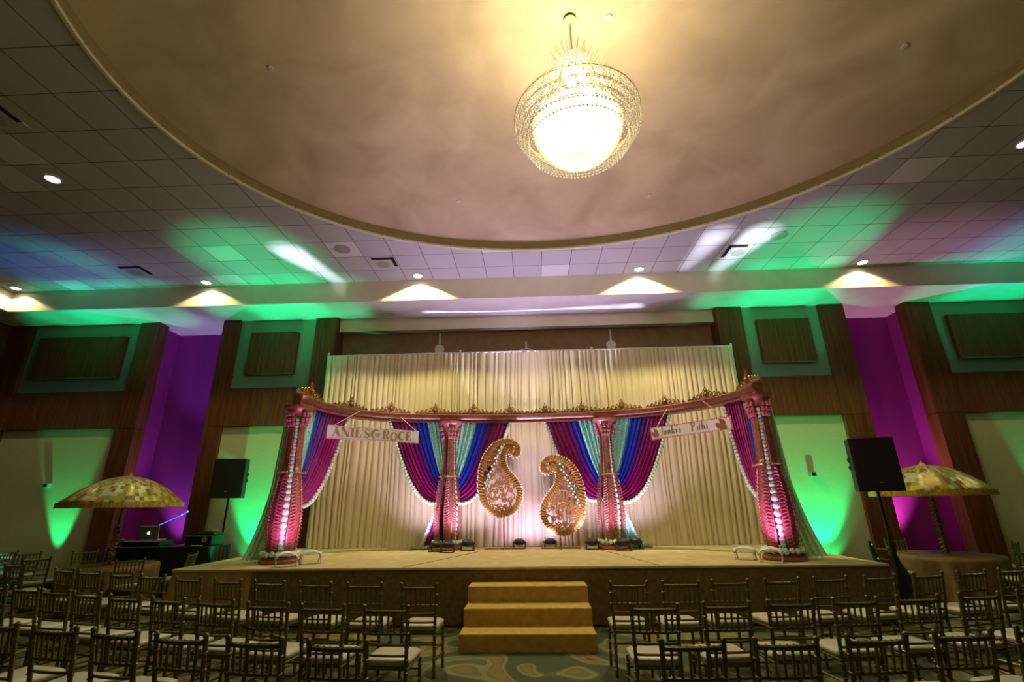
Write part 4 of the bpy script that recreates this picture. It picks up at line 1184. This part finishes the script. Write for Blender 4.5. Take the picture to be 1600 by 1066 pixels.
m = MB(); Ml = Matrix.Translation((0, -.022, .155)) @ Matrix.Rotation(PI/2-.12, 4, 'X')
ap = []
for i in range(36):     # fruit outline with a bite on the right and a leaf above
    a = 2*PI*i/36; r = .027*(1+.06*cos(2*a)-.10*abs(cos(a))**6*0); x_, y_ = r*cos(a)*1.0, r*sin(a)*1.05
    y_ -= .006*math.exp(-(x_/.008)**2)*(1 if y_ > 0 else -.6)
    if x_ > .012 and abs(y_-.004) < .014: x_ = min(x_, .017+ .6*abs(y_-.004))
    ap.append((x_, y_))
m.prism(ap, Ml, .004)
m.prism([(.001, .030), (.004, .038), (.011, .044), (.011, .037), (.006, .031)], Ml, .004)
m.build('logo', led_logo, lp, smooth=False)
ls = root('laptop_stand', (-8.22, 10.66, TZ), 0, 'low grey mixing console under the laptop', 'mixer')
MB().bbox(-.42, .40, -.22, .2, 0, .10, .01).build('console_body', black, ls, smooth=False)
m = MB()
for i in range(9): m.bbox(-.36+i*.085, -.33+i*.085, -.19, -.10, .10, .107, .003)
m.build('keys', alu, ls, smooth=False)
hp_ = root('headphones', (-8.72, 10.55, TZ+.0), 0, 'silver and black headphones left of the laptop', 'headphones')
MB().tube([(.085*cos(a), 0, .055+.075*sin(a)) for a in [PI*i/16 for i in range(17)]], .012, 6).build('headband', alu, hp_)
for sx_ in (-1, 1): MB().lathe([(.03, -.02), (.045, -.015), (.045, .015), (.03, .02)], (sx_*.085, 0, .052), 12, Matrix.Rotation(PI/2, 4, 'Y')).build('ear_cup', black, hp_)
gl = root('gooseneck_lamp', (-8.10, 10.92, TZ), 0, 'blue lit bendable lamp arm rising behind the laptop', 'lamp')
MB().lathe([(.05, 0), (.05, .02), (.015, .03)], n=12).build('base', black, gl)
MB().tube([(0, 0, .02), (-.02, 0, .30), (.02, 0, .46), (.25, -.02, .56)], .009, 6).build('arm', black, gl)
MB().tube([(-.15, -.02, .40), (.02, -.02, .47), (.33, -.03, .60), (.42, -.03, .66)], .011, 6).build('lamp_tube', blue_glow, gl)
MB().ball((.33, -.03, .61), .02).ball((.44, -.03, .67), .02).build('lamp_head', mat('blue_lamp_head', (.3, .4, 1), .3, emit=(.25, .4, 1), estr=1.5), gl)
rc = root('equipment_case', (-6.98, 10.66, TZ), 0, 'black equipment case with a round pale sticker on the DJ table', 'case')
MB().bbox(-.28, .28, -.24, .22, 0, .20, .012).build('case_body', black, rc, smooth=False)
m = MB(); m.box(-.285, .285, -.245, -.238, .185, .205); m.build('metal_edge', alu, rc, smooth=False)
m = MB(); disc(m, .13, -.241, .125, .055, .004); m.build('round_sticker', mat('pale_sticker', (.42, .38, .16), .5), rc, smooth=False)
mx_ = root('dj_turntable', (-6.95, 10.68, TZ+.205), 0, 'low black turntable on top of the equipment case', 'turntable')
MB().bbox(-.22, .22, -.18, .16, 0, .045, .01).build('body', black, mx_, smooth=False)
MB().lathe([(.13, .045), (.135, .055), (.13, .075), (.02, .078)], (-.04, 0, 0), 24).build('platter', grille, mx_)
MB().tube([(.15, .1, .06), (.15, .1, .09), (.10, -.08, .085)], .008, 6).build('tonearm', alu, mx_)
m = MB(); m.tube([(-7.42, 10.5, TZ+.01), (-7.32, 10.44, TZ+.02), (-7.25, 10.5, TZ+.06), (-7.14, 10.43, TZ+.02), (-7.02, 10.385, TZ+.01), (-6.85, 10.39, TZ+.012)], .007, 5)
tag(m.build('white_cable', white_pl), 'thin pale cable lying across the DJ table front edge', 'cable')

# ================================================================== UMBRELLA TABLES
def umbrella(x, y, zr, r, label, gl_):
    t = root('ceremonial_umbrella', (x, y, .765), 0, label, 'umbrella', 'patchwork umbrellas on the round tables')
    zb = zr-.765; hgt = .50
    m = MB(); rows = []
    for k in range(15):
        q = k/14; rr = r*q; zz = zb+hgt*(1-q**2.05)+.0
        rows.append([(rr*(1+.0*cos(16*a))*cos(a), rr*sin(a), zz-.018*q*abs(sin(8*a))) for a in [2*PI*i/96 for i in range(96)]])
    rows[0] = [(.002*cos(2*PI*i/96), .002*sin(2*PI*i/96), zb+hgt) for i in range(96)]
    m.grid(rows, close=True); m.build('canopy', patch, t, angle=60, solid=.006)
    m = MB(); R = random.Random(3)
    rows = []
    for k in range(4):
        q = k/3; rows.append([((r+.012*(i % 2)+.01*q)*cos(2*PI*i/200), (r+.012*(i % 2)+.01*q)*sin(2*PI*i/200), zb+.015-.085*q-(.012*R.random() if k == 3 else 0)) for i in range(200)])
    m.grid(rows, close=True); m.build('fringe', gold_fringe, t, angle=180)
    m = MB()
    for k in range(8): a = 2*PI*k/8; m.tube([(.02*cos(a), .02*sin(a), zb+hgt-.06), (r*.5*cos(a), r*.5*sin(a), zb+hgt*.70), (r*.97*cos(a), r*.97*sin(a), zb+.02)], .006, 5)
    m.build('ribs', brass, t)
    MB().tube([(0, 0, 0), (0, 0, zb+hgt+.02)], .022, 10).build('pole', garl_gold, t)
    m = MB(); R = random.Random(4); z = .02; k = 0
    while z < (zb*.62 if gl_ else zb*.95):
        a = k*2.1; m.ball((.03*cos(a), .03*sin(a), z), R.uniform(.028, .042), 7, 5, .8); z += .022; k += 1
    m.build('flower_wrap', garl_gold, t)
    MB().lathe([(.09, zb+hgt-.02), (.06, zb+hgt+.015), (.035, zb+hgt+.03), (.02, zb+hgt+.06), (.001, zb+hgt+.09)], n=14).build('finial', gold_fringe if x > 0 else red_f, t)
def cloth_table(x, y, r, label):
    t = root('round_table', (x, y, 0), 0, label, 'table', 'round tables with gold cloths')
    MB().lathe([(r, .72), (r+.01, .735), (r, .75), (.01, .75)], n=48).build('tabletop', wood, t)
    MB().tube([(0, 0, 0), (0, 0, .72)], .04, 8).lathe([(.3, 0), (.3, .02), (.04, .06)], n=20).build('pedestal', black, t)
    m = MB(); rows = []; n = 144; R = random.Random(int(r*100+x))
    ph = R.uniform(0, 6)
    for k in range(16):
        if k < 6: q = k/5; rows.append([((r+.012)*q*cos(2*PI*i/n), (r+.012)*q*sin(2*PI*i/n), .758) for i in range(n)])
        else:
            u = (k-5)/10; row = []
            for i in range(n):
                a = 2*PI*i/n; f = sin(11*a+ph)*.5+sin(17*a+ph*2)*.3+.2*sin(5*a)
                rr = r+.018+.15*u*f*u**.3+.05*u; row.append((rr*cos(a), rr*sin(a), .758-.70*u*(1-.08*f*0)+.0))
            rows.append(row)
    m.grid(rows, close=True); o = m.build('tablecloth', gold_cloth, angle=180); o.location = (x, y, 0)
    tag(o, label.replace('round table', 'gold satin cloth').replace('under', 'covering the round table under'), 'tablecloth', 'gold satin tablecloths')
umbrella(-7.95, 9.44, 1.84, .975, 'gold patchwork umbrella with red finial on the left round table', True)
cloth_table(-7.86, 9.44, .70, 'round table under the left umbrella near the DJ table')
umbrella(7.66, 10.0, 1.86, .955, 'gold patchwork umbrella with gold finial on the right round table', False)
cloth_table(7.62, 9.95, .80, 'round table under the right umbrella beside the magenta alcove')
ft = root('banquet_table', (-12.85, 11.15, 0), 0, 'rectangular table with white top and grey blue skirt by the far left wall', 'table')
MB().bbox(-.9, 1.0, -.3, .3, .70, .735, .006).build('tabletop', white_cloth, ft, smooth=False)
m = MB(); rows = []
for z in (.01, .35, .70): 
    k_ = (.7-z)*.04; pts = []
    per = [(-.9, -.31), (1.01, -.31), (1.01, .31), (-.9, .31)]
    for q in range(4):
        a, b_ = Vector(per[q]), Vector(per[(q+1) % 4])
        for i in range(20): p = a.lerp(b_, i/20); pts.append((p.x+k_*sin(i*2), p.y-k_*sin(i*2), z))
    rows.append(pts)
m.grid(rows, close=True); m.build('table_skirt', skirt_grey, ft)

# small wall boxes on the cream panels
for x, lb in ((-12.0, 'small wall box on the green lit panel at the far left'), (6.52, 'small wall box on the green lit panel right of the stage')):
    t = root('wall_sensor', (x, Yw+.09, 2.30), 0, lb, 'wall device', 'small wall boxes')
    MB().bbox(-.07, .07, -.11, 0, -.05, .06, .01).build('housing', alu, t, smooth=False)
    MB().box(-.045, .045, -.116, -.11, -.035, .035).build('front_lens', black, t, smooth=False)

# dark folded chair as a shaft, glowing beads added as green light glints
m = root('folded_dark_chair', (6.35, 9.9, 0), 0, 'dark slim folded chair with added green glints behind the right stage corner', 'stand')
MB().tube([(-.10, 0, 1.0), (.12, 0, .05)], .03, 4).build('shaft', black, m)
q_ = MB()
for k in range(4): q_.ball((-.085+.055*k, -.03, .94-.24*k), .016, 6, 4)
q_.build('green_glint', green_glint_glow, m)

# ================================================================== CHIAVARI CHAIRS
def make_chair():
    t = root('chiavari_chair')
    def post(pts, rings, r=.0125):
        m = MB(); P = [Vector(p) for p in pts]
        dense = []; rad = []
        L_ = [0]
        for a, b_ in zip(P, P[1:]): L_.append(L_[-1]+(b_-a).length)
        T = L_[-1]; n = 40
        def at(d):
            for j in range(len(P)-1):
                if d <= L_[j+1]+1e-9: return P[j].lerp(P[j+1], (d-L_[j])/(L_[j+1]-L_[j]))
            return P[-1]
        ds = sorted(set([T*i/12 for i in range(13)]+[min(T, max(0, q*T+e)) for q in rings for e in (-.009, -.005, .005, .009)]))
        for d in ds:
            hit = any(abs(d-q*T) < .0055 for q in rings)
            dense.append(at(d)); rad.append(r*1.35 if hit else r)
        m.tube(dense, rad, 7); return m
    # back posts: straight to the seat, then raked back
    for s in (-1, 1):
        m = post([(s*.185, -.165, 0), (s*.18, -.175, .45), (s*.197, -.245, .90)], (.08, .2, .32, .44, .55, .66, .78, .9), .0165)
        m.ball((s*.197, -.247, .912), .020, 8, 6); m.build('leg', gold_chair, t)
        m = post([(s*.20, .20, 0), (s*.195, .19, .43)], (.15, .35, .6, .85), .016); m.build('leg', gold_chair, t)
    def bk(z):   # back plane: half width and y at height z
        u = (z-.45)/.45; return .18+.017*u, -.175-.07*u
    for z, r in ((.872, .0155), (.70, .012), (.615, .0105), (.53, .0105)):
        m = MB(); w, y = bk(z)
        n = 9; pts = [(-w+2*w*i/n, y-.022*(1-(2*i/n-1)**2)*(.9 if z > .6 else .6), z) for i in range(n+1)]
        dense = []; rad = []
        for i in range(n):
            for q, k in ((0, 1.), (.42, 1.), (.46, 1.3 if z > .65 else 1), (.54, 1.3 if z > .65 else 1), (.58, 1.)):
                dense.append(Vector(pts[i]).lerp(Vector(pts[i+1]), q)); rad.append(r*k)
        dense.append(Vector(pts[-1])); rad.append(r)
        m.tube(dense, rad, 7); m.build('back_rail', gold_chair, t)
    for i in range(6):
        q = -1+2*(i+1)/7; wt, yt = bk(.872); wb, yb = bk(.70)
        MB().tube([(q*wb, yb-.02*(1-q*q), .70), (q*wt, yt-.02*(1-q*q), .872)], .0095, 6).build('spindle', gold_chair, t)
    m = MB()
    m.bbox(-.20, .20, -.19, .205, .418, .442, .008); m.build('seat', gold_chair, t, smooth=False)
    m = MB(); rows = []
    def ring(sx_, sy_, z, rc):
        out = []
        for cx_, cy_, a0 in ((1, 1, 0), (-1, 1, 90), (-1, -1, 180), (1, -1, 270)):
            for k in range(5):
                a = math.radians(a0+22.5*k); out.append((cx_*(sx_-rc)+rc*cos(a), .01+cy_*(sy_-rc)+rc*sin(a), z))
        return out
    for sx_, sy_, z in ((.188, .182, .442), (.202, .196, .452), (.210, .203, .474), (.206, .199, .488), (.185, .18, .500), (.12, .12, .507), (.01, .01, .509)):
        rows.append(ring(sx_, sy_, z, min(.05, sx_*.9, sy_*.9)))
    m.grid(rows, close=True); m.add(rows[0], [tuple(range(len(rows[0])-1, -1, -1))]); m.add(rows[-1], [tuple(range(len(rows[0])))])
    m.build('cushion', cushion_mat, t, angle=60)
    for s in (-1, 1):
        for z in (.16, .26): MB().tube([(s*.184, -.167, z), (s*.199, .198, z)], .010, 6).build('stretcher', gold_chair, t)
    for y, z in ((-.17, .33), (.196, .22), (.196, .33)): MB().tube([(-.195, y, z), (.195, y, z)], .010, 6).build('stretcher', gold_chair, t)
    return t
chair0 = make_chair(); first = [True]
def chair(cx, cy, ang, label, group):
    """cx, cy: middle of the top rail; ang in degrees, 0 = facing the stage."""
    a = math.radians(ang); bx, by = -sin(a)*-.245, cos(a)*-.245   # local (0,-.245) rotated
    bx, by = .245*sin(a), -.245*cos(a)
    loc = (cx-bx, cy-by, 0)
    if first[0]: t = chair0; t.location = loc; t.rotation_euler = (0, 0, a); first[0] = False
    else: t = dup(chair0, loc, a)
    tag(t, label, 'chair', group)
ORD = ['aisle end', 'second', 'third', 'fourth', 'fifth', 'sixth', 'seventh', 'eighth', 'ninth', 'tenth', 'eleventh', 'twelfth']
ROWS = {
 ('left', 'front', 'nearest the stage'): [(-1.29,5.81,-2),(-1.92,5.88,-3),(-2.53,5.98,-7),(-3.13,6.10,-10),(-3.73,6.26,-14),(-4.36,6.46,-14),(-5.03,6.73,-13),(-5.61,6.92,-13),(-6.31,7.19,-13),(-6.91,7.43,-15)],
 ('left', 'middle', 'second from the stage'): [(-1.30,4.61,-4),(-1.89,4.68,-5),(-2.44,4.78,-6),(-3.03,4.94,-11),(-3.59,5.07,-13),(-4.14,5.21,-13),(-4.71,5.40,-15),(-5.23,5.58,-12),(-5.74,5.75,-14),(-6.33,5.95,-14)],
 ('left', 'rear', 'third from the stage'): [(-1.29,3.50,-5),(-1.89,3.59,-7),(-2.46,3.68,-8),(-3.04,3.81,-10),(-3.60,3.92,-9),(-4.20,4.07,-13)],
 ('right', 'front', 'nearest the stage'): [(1.02,5.84,-1),(1.59,5.87,1),(2.15,5.94,2),(2.75,6.01,8),(3.34,6.12,9),(3.95,6.22,11),(4.59,6.36,11),(5.22,6.52,12),(5.85,6.70,13)],
 ('right', 'middle', 'second from the stage'): [(1.01,4.63,-1),(1.64,4.69,3),(2.22,4.77,3),(2.82,4.85,5),(3.44,4.96,7),(4.07,5.07,8),(4.71,5.22,11)],
 ('right', 'rear', 'third from the stage'): [(.98,3.50,2),(1.57,3.53,3),(2.19,3.62,6),(2.81,3.72,6),(3.43,3.84,9)],
}
for (side, row, desc), L in ROWS.items():
    for i, (x, y, a) in enumerate(L):
        if i == 0: lb = 'gold chair with ivory cushion at the aisle end of the %s %s row' % (side, row)
        elif i == len(L)-1: lb = 'gold chair at the outer end of the %s %s row, furthest from the aisle' % (side, row)
        else: lb = 'gold chair with ivory cushion, %s from the aisle in the %s %s row' % (ORD[i], side, row)
        chair(x, y, a, lb, 'gold chairs in the %s block, %s row' % (side, row))
for x, y, a, lb in ((-9.42, 10.50, 225, 'gold chair behind the left umbrella table, facing it'),
        (-6.98, 8.72, 36, 'gold chair at the right front of the left umbrella table'),
        (-6.62, 9.80, 103, 'gold chair seen edge on between the left umbrella table and the stage'),
        (-11.2, 10.55, 75, 'dark chair at the far left picture edge by the white table'),
        (-10.4, 10.25, 60, 'dark chair by the far left wall, right of the edge chair'),
        (-9.1, 9.15, 25, 'dark chair between the far left chairs and the umbrella table'),
        (-8.45, 8.15, -10, 'gold chair left of the left umbrella table with its back to the camera'),
        (7.75, 11.42, 172, 'gold chair behind the right umbrella table beside the speaker pole'),
        (6.33, 9.80, -78, 'gold chair left of the right umbrella table'),
        (7.95, 8.72, -6, 'gold chair in front of the right umbrella table'),
        (9.35, 10.45, 60, 'dark chair at the right picture edge behind the umbrella table')):
    chair(x, y, a, lb, 'chairs around the umbrella tables')
